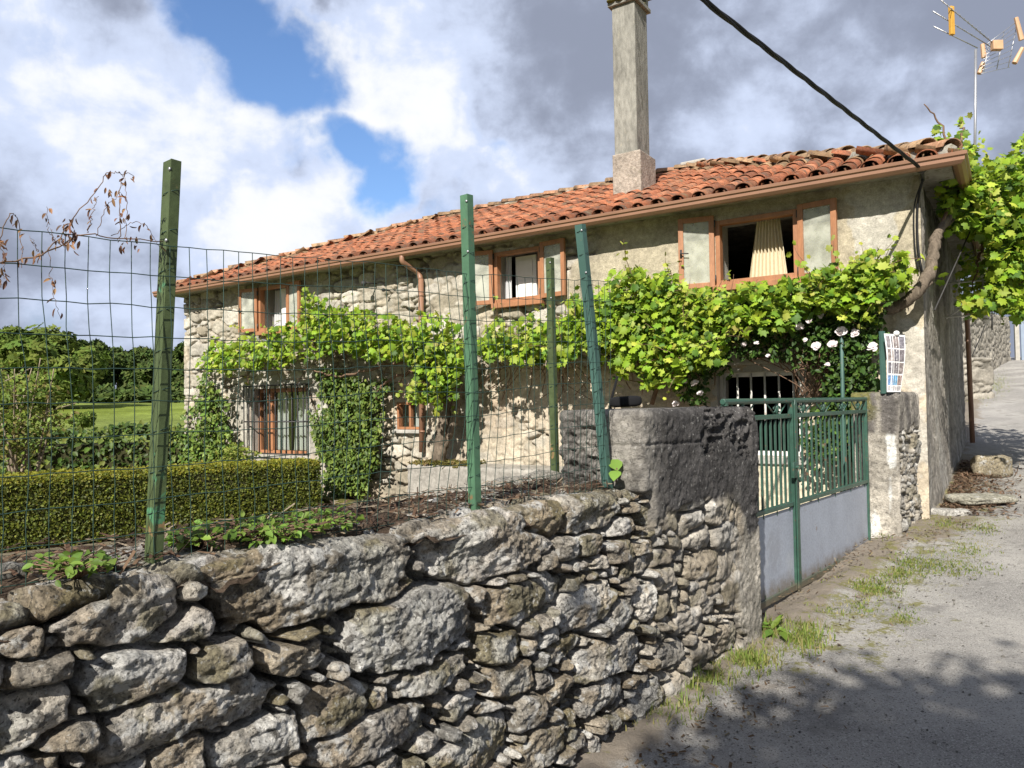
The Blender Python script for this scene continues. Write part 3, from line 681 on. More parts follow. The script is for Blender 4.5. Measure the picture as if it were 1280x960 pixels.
# roof ----------------------------------------------------------------
RW = LG/2; PIT = .40; EO = .30; DZ = 3.955
def roof_z(b): return DZ+(b+EO)*PIT
ra, rb = RW, LF-RW
v = [hf(-EO, -EO, DZ), hf(LF+EO, -EO, DZ), hf(LF+EO, LG+EO, DZ), hf(-EO, LG+EO, DZ), hf(ra, RW, roof_z(RW)), hf(rb, RW, roof_z(RW))]
roof = mk('roof', v+[p-Z3*.03 for p in v[:4]], [np.array([(0, 4, 5, 1), (2, 5, 4, 3), (0, 1, 7, 6), (1, 2, 8, 7), (2, 3, 9, 8), (3, 0, 6, 9), (6, 7, 8, 9)])[:, ::-1], np.array([(1, 5, 2), (3, 4, 0)])[:, ::-1]], MAT['mortar'], house, smooth_=False)
TC = np.array([(.33, .120, .060), (.36, .140, .072), (.29, .108, .057), (.22, .090, .052), (.36, .16, .09), (.32, .120, .062)])
K = 8; th = np.linspace(0, math.pi, K+1)
def tile_tpl():
    F = []
    n = K+1                                    # rings: 0 outer low, 1 outer high, 2 inner low, 3 inner high
    for j in range(K):
        F += [(j, n+j, n+j+1, j+1), (2*n+j, 2*n+j+1, 3*n+j+1, 3*n+j), (j, j+1, 2*n+j+1, 2*n+j)]
    return np.array(F)
TF = tile_tpl()
tv = []; tf = []; tcol = []; tn = 0
def put_tile(org, e, g, m, cover, L=.44, r0=.098, r1=.087, lift=.03, col=None, mouth_shade=False):
    global tn
    thk = .013; V = []
    r0 = r0*rng.uniform(.94, 1.06); r1 = r1*rng.uniform(.95, 1.05)
    for (rr_, y, dz) in ((r0, 0, lift), (r1, L, 0), (r0-thk, 0, lift), (r1-thk, L, 0)):
        x = rr_*np.cos(th); z = rr_*np.sin(th)*(.78 if cover else -.8)
        z = z + (.045 if cover else .085) + dz
        V.append(org + e*x[:, None] + g*y + m*z[:, None])
    F = TF if cover else TF[:, ::-1]
    tv.append(np.concatenate(V)); tf.append(F+tn); tn += 4*(K+1)
    c = TC[rng.integers(len(TC))]*rng.uniform(.86, 1.1) if col is None else col
    tcol.append(np.tile(c, (4*(K+1), 1)))
    if mouth_shade:                                    # dark disc back in the open mouth, its colour standing for shade
        rr_ = r0-thk; W_ = org+e*(rr_*np.cos(th))[:, None]+g*.10+m*((rr_*np.sin(th)*.78)+.045+lift)[:, None]
        tv.append(np.vstack([W_, org+g*.08+m*(.06+lift)])); tf.append(np.array([(K+1, j+1, j, j) for j in range(K)])+tn); tn += K+2; tcol.append(np.tile((.05, .04, .033), (K+2, 1)))
def slope(o_edge, length, e_dir, up_h, limit, spacing=.266):
    ncol = int(round(length/spacing)); ct = 1/math.sqrt(1+PIT*PIT)
    g = (up_h+Z3*PIT)*ct; m = np.cross(e_dir, g); m = m if m[2] > 0 else -m; m /= np.linalg.norm(m)
    for ci in range(ncol):
        for half in (0, 1):
            x = (ci+.5*half+.25)*length/ncol; lim = limit(x); wob = rng.normal(0, .006)
            s = 0.; row = 0
            while s*ct < lim+.05:
                jit = rng.normal(0, .004, 2); yaw = rng.normal(0, .010); tw = rng.normal(0, .004)
                e2 = e_dir*math.cos(yaw)+g*math.sin(yaw); g2 = g*math.cos(yaw)-e_dir*math.sin(yaw)
                edge = s*ct > lim-.45
                c = None
                if edge and rng.random() < .55: c = np.array([.29, .185, .105])*rng.uniform(.6, 1.3)
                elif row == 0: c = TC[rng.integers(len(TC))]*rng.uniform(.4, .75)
                put_tile(o_edge+e_dir*(x+wob+jit[0])+g*(s-.07+jit[1]+(0 if half else -.02))+m*tw, e2, g2, m, half == 1, col=c, lift=.013 if row else .02, mouth_shade=(row == 0 and half == 1))
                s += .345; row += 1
Lf = LF+2*EO
slope(hf(-EO, -EO, DZ), Lf, T, G, lambda x: min(RW+EO, x, Lf-x))
slope(hf(-EO, -EO, DZ), LG+2*EO, G, T, lambda x: min(RW+EO, x, LG+2*EO-x))
slope(hf(LF+EO, -EO, DZ), LG+2*EO, G, -T, lambda x: min(RW+EO, x, LG+2*EO-x))
mk('roof_tiles', np.concatenate(tv), np.concatenate(tf), MAT['tile'], roof, np.concatenate(tcol))
# ridge and hip tiles on mortar
tv.clear(); tf.clear(); tcol.clear(); tn = 0; mo = MB()
def hipline(a, b_):
    L = np.linalg.norm(b_-a); g = (b_-a)/L; e = np.cross(g, Z3); e /= np.linalg.norm(e); m = np.cross(e, g)
    n = int(L/.34)
    for q in range(n):
        c = np.array([.40, .22, .13]) if rng.random() < .5 else np.array([.33, .22, .13])
        yaw = rng.normal(0, .03); e2 = e*math.cos(yaw)+g*math.sin(yaw)
        put_tile(a+g*(q*L/n)+m*(.05+rng.normal(0, .01)), e2, g, m, True, .42, .115, .095, .03, c*rng.uniform(.7, 1.2))
    pts = [a+g*L*q/30+Z3*(.06+.02*rng.normal())+e*.02*rng.normal() for q in range(31)]
    mo.tube(pts, np.clip(rng.normal(.085, .012, 31), .05, .12), 8)
top0, top1 = hf(ra, RW, roof_z(RW)), hf(rb, RW, roof_z(RW))
hipline(hf(-EO, -EO, DZ), top0); hipline(hf(LF+EO, -EO, DZ), top1); hipline(top1, top0)
mk('ridge_tiles', np.concatenate(tv), np.concatenate(tf), MAT['tile'], roof, np.concatenate(tcol))
mo.build('mortar_bed', MAT['mortar'], roof)
b = MB(); q0 = top0+Z3*.17; b.box(q0, (T, -N, Z3), (.22, .1, .03)); b.build('ridge_stone', MAT['granite'], roof, bevel=.015)

# gutter (moulded, runs along the front and returns on the gable)
prof = [(.30, 4.0), (.305, 3.935), (.325, 3.895), (.36, 3.876), (.395, 3.88), (.425, 3.91), (.428, 3.945), (.445, 3.955), (.450, 3.985), (.438, 3.992), (.432, 3.965), (.415, 3.955), (.41, 3.92), (.39, 3.895), (.36, 3.89), (.33, 3.905), (.318, 3.94), (.313, 4.0)]
V = []; npf = len(prof)
for st in range(3):
    for o, z in prof:
        zz = z+.005
        V.append([hf(LF+.42, -o, zz), hf(-o, -o, zz-.012), hf(-o, LG+.4, zz-.012)][st])
F = [(s_*npf+j, (s_+1)*npf+j, (s_+1)*npf+(j+1) % npf, s_*npf+(j+1) % npf) for s_ in range(2) for j in range(npf)]
b = MB(); b.add(V, F)
c = [hf(LF+.42, -o, z+.005) for o, z in prof[:10]]; b.add(c, [(0, j, j+1) for j in range(1, 9)])
gut = b.build('gutter', MAT['gutter'], house, smooth_=False)
b = MB(); b.span(lambda t, z, o: fac(t, z, o), -.25, LF+.3, 3.93, 4.0, .05, .29); b.build('eave_soffit', MAT['wood_dark'], house, smooth_=False)
# downpipes
b = MB(); b.tube(curve([fac(7.0, 3.89, .37), fac(7.0, 3.80, .36), fac(6.97, 3.73, .22), fac(6.92, 3.66, .10), fac(6.88, 3.55, .085)], 20), .042, 10)
b.tube([fac(6.88, 3.56, .085), fac(6.89, 2.2, .085), fac(6.91, .88, .085)], .042, 10)
dp = b.build('downpipe', MAT['gutter'], house)
for z in (3.3, 2.2, 1.2):
    b = MB(); b.tube([fac(6.885, z-.012, .085), fac(6.885, z+.012, .085)], .05, 10); b.build('clamp', MAT['gutter'], dp)
b = MB(); q = C+G*6.9+GN*.11
b.tube(curve([q+GN*.28+Z3*3.88, q+GN*.2+Z3*3.75, q+Z3*3.6], 10), .042, 8); b.tube([q+Z3*3.62, q+GN*.03+Z3*.78], .042, 8); b.build('downpipe', MAT['gutter'], house)

# chimney -----------------------------------------------------------------
ct0 = on_plane(769, 215, N, -10.4)
tc0 = (ct0-C)@T
def chf(t, z, o): return hf(t, o, z)
CHT = tc0; b0 = 1.4
def chz(py): return on_plane(800, py, N, -10.4)[2]
ch = MB(); zb1 = chz(186)
ch.span(chf, CHT-.47, CHT, 4.2, zb1, b0, b0+.60); base = None
chim = ch.build('chimney', MAT['chimney_base'], house, smooth_=False, bevel=.02)
zs = chz(-5); b = MB(); b.span(chf, CHT-.40, CHT-.02, zb1-.02, zs, b0+.05, b0+.53); b.build('chimney_shaft', MAT['chimney'], chim, smooth_=False, bevel=.015)
b = MB(); b.span(chf, CHT-.45, CHT+.03, zs-.002, zs+.06, b0, b0+.58); b.build('chimney_cap', MAT['chimney'], chim, smooth_=False, bevel=.01)
b = MB()
for q in range(16): b.ball(chf(CHT-.45+.48*rng.random(), zs+.07, b0+.58*rng.random()*(q % 2)), (rng.uniform(.04, .09), rng.uniform(.04, .09), rng.uniform(.02, .045)), 5)
b.build('moss_cushion', MAT['moss'], chim)
b = MB()
for a_, b__ in ((CHT-.42, b0+.04), (CHT-.06, b0+.04), (CHT-.42, b0+.46), (CHT-.06, b0+.46)): b.span(chf, a_, a_+.07, zs+.06, zs+.22, b__, b__+.08)
b.span(chf, CHT-.47, CHT+.05, zs+.22, zs+.27, b0-.02, b0+.6); b.build('chimney_hood', MAT['chimney'], chim, smooth_=False)

# windows -----------------------------------------------------------------
def frame_ring(b, t0, t1, z0, z1, o0, o1, wd, bottom=True):
    b.span(fac, t0, t0+wd, z0, z1, o0, o1); b.span(fac, t1-wd, t1, z0, z1, o0, o1)
    b.span(fac, t0+wd, t1-wd, z1-wd, z1, o0, o1-.002)
    if bottom: b.span(fac, t0+wd, t1-wd, z0, z0+wd, o0, o1-.002)
def reveal(b, t0, t1, z0, z1, d=.42, th_=.05, o1=.0):
    b.span(fac, t0-th_, t0-.001, z0-th_, z1+th_, -d, o1-.012); b.span(fac, t1+.001, t1+th_, z0-th_, z1+th_, -d, o1-.012)
    b.span(fac, t0-.001, t1+.001, z1+.001, z1+th_, -d, o1-.012); b.span(fac, t0-.001, t1+.001, z0-th_, z0-.001, -d, o1-.012)
def sash(win, hinge, width, z0, z1, sgn, ang, o=.03, wd=.062, handle=False):
    """casement swung out; sgn +1: it lies to the +t side of its hinge"""
    d = T*sgn*math.cos(ang)+N*math.sin(ang); nn = np.cross(d, Z3); nn = nn if nn@N > 0 else -nn
    def fr(a, z, q): return fac(hinge, 0, o)+d*a+Z3*z+nn*q
    b = MB()
    for a0, a1, y0, y1 in ((0, wd, z0, z1), (width-wd, width, z0, z1), (wd, width-wd, z1-wd, z1), (wd, width-wd, z0, z0+wd)):
        b.span(fr, a0, a1, y0, y1, -.022, .022 if a0 in (0, width-wd) else .0205)
    if sgn < 0: pass
    s = b.build('sash', MAT['wood'], win, smooth_=False, bevel=.004)
    g = MB(); g.span(fr, wd, width-wd, z0+wd, z1-wd, -.004, .004); g.build('pane', MAT['glass_sheen'], win, smooth_=False)
    if handle:
        h_ = MB(); zc = (z0+z1)/2; h_.span(fr, width-.045, width-.02, zc-.05, zc+.05, .022, .032); h_.tube([fr(width-.032, zc, .03), fr(width-.032, zc, .06), fr(width-.13, zc-.01, .06)], .008, 6)
        h_.build('handle', MAT['iron'], win)
    for zc in (z0+.1, z1-.1):
        h_ = MB(); h_.tube([fr(-.004, zc-.04, .01), fr(-.004, zc+.04, .01)], .012, 8); h_.build('hinge', MAT['iron'], win)
    return s
def upper_window(o, lz, rz, lw, rw, la, ra_, **kw):
    t0, t1, z0, z1 = o
    b = MB(); frame_ring(b, t0-.0, t1+.0, z0, z1, -.07, .035, .055); win = b.build('window', MAT['wood'], house, smooth_=False, bevel=.004, **kw)
    b = MB(); reveal(b, t0, t1, z0, z1); b.build('reveal', MAT['granite'], win, smooth_=False)
    b = MB(); b.span(fac, t0-.03, t1+.03, z0-.075, z0-.004, -.05, .085); b.build('sill', MAT['wood'], win, smooth_=False, bevel=.006)
    sash(win, t1+.005, lw, lz[0], lz[1], 1, la, .05, handle=True); sash(win, t0-.005, rw, rz[0], rz[1], -1, ra_, .05)
    return win
def drape(b, t0a, t1a, t0b, t1b, ztop, zbot, o, folds, amp=.035, nz_=14, col=None):
    n = folds*8; V = []
    for j in range(nz_+1):
        f = j/nz_; z = ztop+(zbot-ztop)*f
        for i_ in range(n+1):
            u = i_/n; ta = t0a+(t1a-t0a)*u; tb = t0b+(t1b-t0b)*u
            V.append(fac(ta+(tb-ta)*f, z, o+amp*math.sin(u*folds*2*math.pi+.8*math.sin(3*f+u*5))*(.6+.4*f)))
    b.add(V, [(j*(n+1)+i_, j*(n+1)+i_+1, (j+1)*(n+1)+i_+1, (j+1)*(n+1)+i_) for j in range(nz_) for i_ in range(n)], col)
wR = upper_window(OPEN[0], (2.965, 3.83), (2.955, 3.80), .43, .43, R(12), R(8), label='largest upper window, both sashes thrown open and a cream curtain inside')
b = MB(); drape(b, 1.50, 1.78, 1.42, 1.88, 3.74, 3.0, -.22, 9); b.build('curtain', MAT['curtain_cream'], wR)
wM = upper_window(OPEN[1], (3.05, 3.84), (3.06, 3.84), .42, .42, R(14), R(6), label='middle upper window with a white shutter and curtain inside')
b = MB(); b.span(fac, 4.98, 5.34, 3.08, 3.76, -.30, -.27)
for z0, z1 in ((3.14, 3.40), (3.46, 3.70)): b.span(fac, 5.04, 5.28, z0, z1, -.27, -.258)
b.build('inner_shutter', MAT['white'], wM, smooth_=False, bevel=.004)
b = MB(); drape(b, 4.78, 4.98, 4.78, 4.99, 3.76, 3.08, -.33, 4); b.build('curtain', MAT['curtain_white'], wM); b = MB(); drape(b, 5.36, 5.47, 5.36, 5.47, 3.76, 3.08, -.2, 3, .02); b.build('curtain', MAT['curtain_white'], wM)
wL = upper_window(OPEN[2], (3.02, 3.83), (2.98, 3.84), .44, .40, R(12), R(6), label='farthest upper window, partly covered by vine leaves')
b = MB(); b.span(fac, 10.2, 10.56, 3.04, 3.8, -.2, -.17); b.span(fac, 10.26, 10.5, 3.12, 3.72, -.17, -.158); b.build('inner_shutter', MAT['white'], wL, smooth_=False, bevel=.004)
b = MB(); drape(b, 10.6, 10.86, 10.6, 10.86, 3.8, 3.04, -.26, 4, .03); b.build('curtain', MAT['curtain_white'], wL)
# barred lower window by the gate
t0, t1, z0, z1 = OPEN[3]
b = MB(); frame_ring(b, t0, t1, z0, z1, -.16, -.10, .05); win = b.build('window', MAT['white'], house, smooth_=False, label='dark lower window with white iron bars behind the gate')
b = MB(); reveal(b, t0, t1, z0, z1, .4, .08, .03); b.build('reveal', MAT['granite'], win, smooth_=False)
for q in range(6):
    tq = t0+.09+q*(t1-t0-.16)/5; b = MB(); b.tube([fac(tq, z0+.01, -.05), fac(tq, z1-.01, -.05)], .013, 8); b.build('bar', MAT['bar_white'], win)
b = MB(); b.span(fac, t0-.06, t1+.06, z0-.09, z0-.002, -.06, .06); b.build('sill', MAT['granite'], win, smooth_=False, bevel=.01)
b = MB(); b.span(fac, t0-.12, t1+.16, z1+.085, z1+.27, -.05, .035); b.build('lintel', MAT['granite'], win, smooth_=False, bevel=.02)
# small window
t0, t1, z0, z1 = OPEN[4]
b = MB(); frame_ring(b, t0, t1, z0, z1, -.08, .02, .04); b.span(fac, (t0+t1)/2-.02, (t0+t1)/2+.02, z0+.04, z1-.04, -.07, .0); win = b.build('window', MAT['wood'], house, smooth_=False, bevel=.004, label='small low window beside the downpipe')
b = MB(); reveal(b, t0, t1, z0, z1, .4); b.build('reveal', MAT['granite'], win, smooth_=False)
b = MB(); drape(b, t0+.04, t0+.25, t0+.04, t0+.25, z1-.04, z0+.04, -.12, 3, .01); b.build('curtain', MAT['curtain_white'], win)
b = MB(); b.span(fac, t0+.04, t1-.04, z0+.04, z1-.04, -.05, -.045); b.build('pane', MAT['glass'], win, smooth_=False)
b = MB(); b.span(fac, t0-.05, t1+.06, z0-.06, z0-.003, -.05, .07); b.build('sill', MAT['granite'], win, smooth_=False, bevel=.01)
# lower left window with cage grille
t0, t1, z0, z1 = OPEN[5]
b = MB(); frame_ring(b, t0, t1, z0, z1, -.22, -.14, .07); b.span(fac, 10.78, 10.92, z0+.07, z1-.07, -.21, -.13); win = b.build('window', MAT['wood'], house, smooth_=False, bevel=.004, label='lower window behind a black iron grille')
b = MB(); reveal(b, t0, t1, z0, z1, .45, .08, .03); b.build('reveal', MAT['granite'], win, smooth_=False)
b = MB(); b.span(fac, t0+.07, t1-.07, z0+.07, z1-.07, -.185, -.18); b.build('pane', MAT['glass'], win, smooth_=False)
b = MB(); drape(b, 9.75, 10.15, 9.75, 10.25, z1-.08, z0+.08, -.215, 5); b.build('curtain', MAT['curtain_white'], win); b = MB(); drape(b, 10.4, 10.75, 10.4, 10.75, z1-.08, z0+.08, -.215, 4); b.build('curtain', MAT['curtain_white'], win)
gr = MB()
for z in (z0+.03, (z0+z1)/2, z1+.05):
    gr.tube([fac(t0-.05, z, .0), fac(t0-.05, z, .14), fac(t1+.05, z, .14), fac(t1+.05, z, .0)], .014, 6)
for q in range(12):
    tq = t0-.05+q*(t1-t0+.1)/11; gr.tube([fac(tq, z0+.03, .14), fac(tq, z1+.05, .14)], .011, 6)
for q in range(2):
    tq = (t0-.05, t1+.05)[q]
    gr.tube([fac(tq, z0+.03, .07), fac(tq, z1+.05, .07)], .008, 6)
gr.build('grille', MAT['iron'], win)
# wall-mounted cable bracket and aerial insulator on the lane side
b = MB(); q = C+G*2.2+GN*.05
b.tube([q+GN*.0+Z3*3.05, q+GN*.55+Z3*3.05], .012, 6); b.tube([q+GN*.0+Z3*2.62, q+GN*.55+Z3*2.62], .012, 6); b.tube([q+GN*.45+Z3*3.12, q+GN*.45+Z3*2.5], .03, 8); b.tube([q+GN*.02+Z3*2.6, q+GN*.75+Z3*3.12], .01, 6)
for z in (2.55, 2.75, 2.95, 3.1): b.ball(q+GN*.45+Z3*z, (.045, .045, .03), 6)
b.build('cable_bracket', MAT['white'], house)
b = MB(); b.tube([fac(7.9, 3.6, .02), fac(7.95, 3.6, .25)], .012, 6); b.ball(fac(7.95, 3.58, .26), .045, 6); b.build('wall_bracket', MAT['iron'], house); b = MB(); b.tube([fac(7.6, 3.45, .02), fac(7.6, 3.45, .16)], .01, 6); b.ball(fac(7.6, 3.45, .17), .03, 6); b.build('wall_bracket', MAT['iron'], house)
b = MB()
for dx, r0 in ((.02, .012), (.05, .008)):
    b.tube(curve([fac(-.05, 3.83, .2), fac(dx, 3.6, .06), fac(dx+.01, 3.2, .05), fac(dx-.02, 2.9, .05)], 12), r0, 6)
b.build('wall_cable', MAT['cable'], house)

# ------------------------------------------------------------------ foliage tools
def tpl_grape():
    pts = [(0, -.02), (.20, -.14), (.40, -.02), (.36, .16), (.56, .34), (.36, .44), (.40, .68), (.17, .66), (0, .98)]
    o = pts + [(-x, y) for x, y in pts[-2:0:-1]]
    V = [(0, .32, .04)] + [(x, y, -.22*abs(x)-.10*y*y) for x, y in o]
    return np.array(V), np.array([(0, i+1, (i+1) % len(o)+1) for i in range(len(o))])
def tpl_oval(wd=.30, fold=.10):
    V = [(0, 0, 0), (wd*.8, .25, fold), (wd, .5, fold), (wd*.6, .8, fold*.6), (0, 1, -.08), (-wd*.6, .8, fold*.6), (-wd, .5, fold), (-wd*.8, .25, fold), (0, .5, 0)]
    return np.array(V), np.array([(8, i, (i+1) % 8) for i in range(8)])
def tpl_small():
    return np.array([(0, 0, 0), (.38, .5, .08), (0, 1, -.04), (-.38, .5, .08)]), np.array([(0, 1, 2), (0, 2, 3)])
def tpl_clump():
    V = []; F = []
    for k, (x, y, s) in enumerate(((0, 0, .5), (.5, .35, .45), (-.45, .4, .5), (.1, .75, .45), (-.1, -.45, .4))):
        a = k*1.7; ca, sa = math.cos(a)*s, math.sin(a)*s
        V += [(x+ca, y+sa, .1), (x-sa*.6, y+ca*.6, -.1), (x-ca, y-sa, .12), (x+sa*.6, y-ca*.6, -.05)]; F += [(4*k, 4*k+1, 4*k+2), (4*k, 4*k+2, 4*k+3)]
    return np.array(V), np.array(F)
def unit(v): return v/(np.linalg.norm(v, axis=-1, keepdims=True)+1e-9)
def leaves(P, Nr, size, tpl, cols, name, mat, parent=None, jitter=.5, droop=.5, cvar=.25, **kw):
    P = np.asarray(P, float); n = len(P); tv_, tf_ = tpl
    Zx = unit(np.broadcast_to(np.asarray(Nr, float), (n, 3))+rng.normal(0, jitter, (n, 3)))
    yd = rng.normal(0, 1, (n, 3)); yd[:, 2] -= droop*1.6
    Yx = unit(yd-Zx*(yd*Zx).sum(1, keepdims=True)); Xx = np.cross(Yx, Zx)
    s = (np.broadcast_to(np.asarray(size, float), (n,))*rng.uniform(.5, 1.35, n))[:, None, None]
    V = P[:, None, :]+s*(tv_[None, :, 0:1]*Xx[:, None]+tv_[None, :, 1:2]*Yx[:, None]+tv_[None, :, 2:3]*Zx[:, None])
    K_ = len(tv_); F = (tf_[None]+np.arange(n)[:, None, None]*K_).reshape(-1, 3)
    cols = np.asarray(cols, float); c = cols[rng.integers(0, len(cols), n)]*(1+rng.uniform(-cvar, cvar, (n, 1)))*(1+rng.uniform(-.1, .1, (n, 3)))
    return mk(name, V.reshape(-1, 3), F, mat, parent, np.clip(np.repeat(c, K_, 0), .004, .9), **kw)
def blob_px(blobs, off, plane=None, mul=1.):
    out = []
    for (x, y, rx, ry, n) in blobs:
        n = int(n*mul); a = rng.uniform(0, 2*math.pi, n); r = np.sqrt(rng.random(n))
        r = r*(1+.30*np.sin(a*3+x)+.18*np.sin(a*7+y))
        for i in range(n):
            px = x+rx*r[i]*math.cos(a[i]); py = y+ry*r[i]*math.sin(a[i])
            o = off[0]+(off[1]-off[0])*rng.random()
            out.append(plane(px, py, o) if plane else fpx(px, py, o))
    return np.array(out)
GRAPE = tpl_grape(); OVAL = tpl_oval(); SMALL = tpl_small(); CLUMP = tpl_clump()
VC = [(.25, .37, .025), (.19, .31, .025), (.30, .41, .035), (.15, .255, .025), (.08, .155, .02), (.40, .47, .07), (.26, .38, .025)]
VY = [(.40, .47, .06), (.28, .36, .04), (.38, .40, .09), (.24, .31, .03)]
UPN = N*.8+Z3*.75

def shoots(base, mb, n, lo, hi, up=.7, step=.055):
    """young shoots leaving the mass: thin stems into mb, leaf places returned"""
    out = []
    for q in range(n):
        p = base[rng.integers(len(base))].copy(); d = unit(rng.normal(0, .55, 3)+Z3*up+N*.35); L = rng.uniform(lo, hi); pts = [p.copy()]; k = max(3, int(L/step))
        for j in range(k):
            d = unit(d+rng.normal(0, .16, 3)-Z3*.05); p = p+d*L/k; pts.append(p.copy()); out.append(p+rng.normal(0, .035, 3))
        mb.tube(np.array(pts), np.linspace(.005, .0018, len(pts)), 4)
    return np.array(out)
# grapevine along the left and middle of the front wall
vine = thing('grapevine', 'bright green grapevine trained along the left half of the house front with a gnarled trunk', 'grapevine', fac(6.4, .7, .3), 'grapevines on the house')
VB = [(270, 447, 22, 19, 150), (308, 445, 40, 20, 300), (352, 432, 30, 22, 200), (395, 408, 26, 28, 260), (440, 418, 50, 26, 420), (490, 428, 45, 26, 360), (540, 428, 42, 30, 360),
      (385, 378, 8, 16, 22), (430, 395, 12, 12, 40), (541, 468, 28, 36, 330), (565, 445, 22, 26, 140), (640, 432, 40, 22, 300), (615, 425, 20, 18, 90), (680, 425, 25, 24, 160), (722, 410, 28, 30, 220), (548, 505, 7, 12, 22), (700, 440, 20, 14, 70)]
P = blob_px(VB, (.12, .92), None, 1.55); sb = MB(); Q = shoots(P, sb, 120, .18, .5); leaves(P, UPN, .092, GRAPE, VC, 'foliage', MAT['leaf'], vine, .75, .5); leaves(Q, UPN, .062, GRAPE, VY, 'young_leaves', MAT['leaf'], vine, .8, .4)
b = MB()
tr = curve([fpx(548, 590, .30), fpx(549, 566, .30), fpx(552, 535, .32), fpx(558, 505, .34), fpx(551, 478, .34), fpx(563, 455, .40), fpx(570, 440, .45)], 30)
b.tube(tr+rng.normal(0, .014, tr.shape), np.interp(np.linspace(0, 1, len(tr)), [0, .4, 1], [.12, .085, .05])*rng.uniform(.85, 1.15, len(tr)), 9)
for ofs in (.03, -.05):
    t2 = curve([fpx(556, 560, .24), fpx(564+ofs*200, 520, .3), fpx(572, 480, .36), fpx(560, 450, .42)], 20); b.tube(t2+rng.normal(0, .012, t2.shape), .045*rng.uniform(.8, 1.2, len(t2)), 7)
b.build('trunk', MAT['bark'], vine)
b = MB()
for pts in ([(570, 445), (500, 442), (430, 440), (360, 446), (290, 450)], [(565, 448), (610, 440), (680, 436), (740, 425)], [(520, 448), (470, 460), (420, 470), (390, 462)], [(540, 455), (480, 480), (470, 500)], [(395, 440), (388, 400), (386, 372)]):
    c = curve([fpx(x, y, rng.uniform(.25, .45)) for x, y in pts], 24); b.tube(c+rng.normal(0, .015, c.shape), np.linspace(.028, .012, len(c)), 6)
for q in range(46):
    x = rng.uniform(270, 720); y = 445+rng.normal(0, 8); c = curve([fpx(x, y, .3), fpx(x+rng.normal(0, 14), y+rng.uniform(8, 30), .25), fpx(x+rng.normal(0, 18), y+rng.uniform(20, 55), .12)], 8); b.tube(c, .006, 4)
b.merge(sb); b.build('cane', MAT['twig'], vine)
b = MB(); b.tube([fpx(308, 421, .7), fpx(392, 437, .15)], .012, 6); b.tube([fpx(470, 440, .7), fpx(480, 470, .02)], .012, 6); b.tube([fpx(716, 400, .6), fpx(790, 412, .3)], .012, 6); b.tube([fpx(255, 446, .55), fpx(740, 420, .55)], .003, 4)
b.build('support_rod', MAT['alu'], vine)

# second vine: the big clump above the pillar
vine2 = thing('grapevine', 'dense clump of grapevine leaves hanging on the wall above the blackened pillar', 'grapevine', fpx(800, 500, .3), 'grapevines on the house')
VB = [(760, 395, 26, 36, 320), (800, 375, 38, 34, 420), (795, 420, 48, 36, 560), (845, 395, 42, 44, 600), (880, 410, 28, 34, 320), (745, 425, 22, 22, 150), (800, 345, 9, 12, 30), (832, 352, 16, 12, 60), (838, 445, 40, 34, 420), (868, 440, 26, 30, 200), (775, 455, 12, 22, 50), (810, 470, 8, 14, 30), (725, 385, 12, 16, 40), (905, 385, 18, 18, 120)]
P = blob_px(VB, (.10, .9), None, 1.45); sb = MB(); Q = shoots(P, sb, 90, .18, .5); leaves(P, UPN, .086, GRAPE, VC, 'foliage', MAT['leaf'], vine2, .75, .5); leaves(Q, UPN, .062, GRAPE, VY, 'young_leaves', MAT['leaf'], vine2, .8, .4)
b = MB()
for q in range(40):
    x = rng.uniform(740, 890); y = rng.uniform(400, 455); c = curve([fpx(x, y, .4), fpx(x+rng.normal(0, 12), y+20, .3), fpx(x+rng.normal(0, 14), y+rng.uniform(20, 50), .2)], 8); b.tube(c, .007, 4)
c = curve([fpx(815, 505, .12), fpx(822, 470, .2), fpx(800, 430, .35), (fpx(760, 415, .4)), fpx(720, 418, .4)], 24); b.tube(c, np.linspace(.03, .014, len(c)), 6)
c = curve([fpx(800, 430, .35), fpx(860, 425, .45), fpx(920, 410, .45)], 14); b.tube(c, .018, 6)
b.merge(sb); b.build('cane', MAT['twig'], vine2)

# third vine: twisted trunk at the house corner, spreading over the lane
CG0 = C@GN
def gpx(px, py, o): 
    return at(px, py, o)
vine3 = thing('grapevine', 'old grapevine with a thick twisted trunk at the house corner, spreading over the lane', 'grapevine', C+GN*.3+Z3*2.3, 'grapevines on the house')
VB = [(935, 378, 26, 24, 160), (985, 372, 34, 22, 260), (1030, 362, 34, 24, 280), (1075, 358, 34, 24, 300), (1108, 350, 26, 24, 190), (1090, 340, 14, 12, 40), (1128, 322, 5, 10, 14), (1085, 320, 6, 14, 12), (1060, 385, 40, 14, 130), (955, 400, 40, 16, 140)]
P1 = blob_px(VB, (.12, .75), None, 1.5)
VBr = [(1195, 250, 34, 42, 420), (1235, 260, 45, 55, 900), (1275, 250, 40, 60, 800), (1240, 320, 42, 60, 850), (1285, 320, 45, 70, 900), (1190, 195, 18, 22, 60), (1340, 280, 60, 80, 900), (1250, 375, 45, 16, 260), (1225, 365, 16, 18, 60), (1210, 232, 20, 22, 90), (1180, 345, 16, 8, 60), (1172, 160, 4, 10, 8), (1200, 168, 4, 20, 10), (1165, 240, 8, 14, 26), (1420, 300, 60, 90, 600), (1185, 215, 14, 18, 130), (1178, 185, 12, 14, 60), (1205, 205, 16, 20, 110), (1186, 262, 14, 16, 90), (1222, 225, 26, 18, 200), (1265, 215, 26, 18, 200)]
P2 = blob_px(VBr, (8.2, 11.2), lambda px, py, o: at(px, py, o), 1.7)
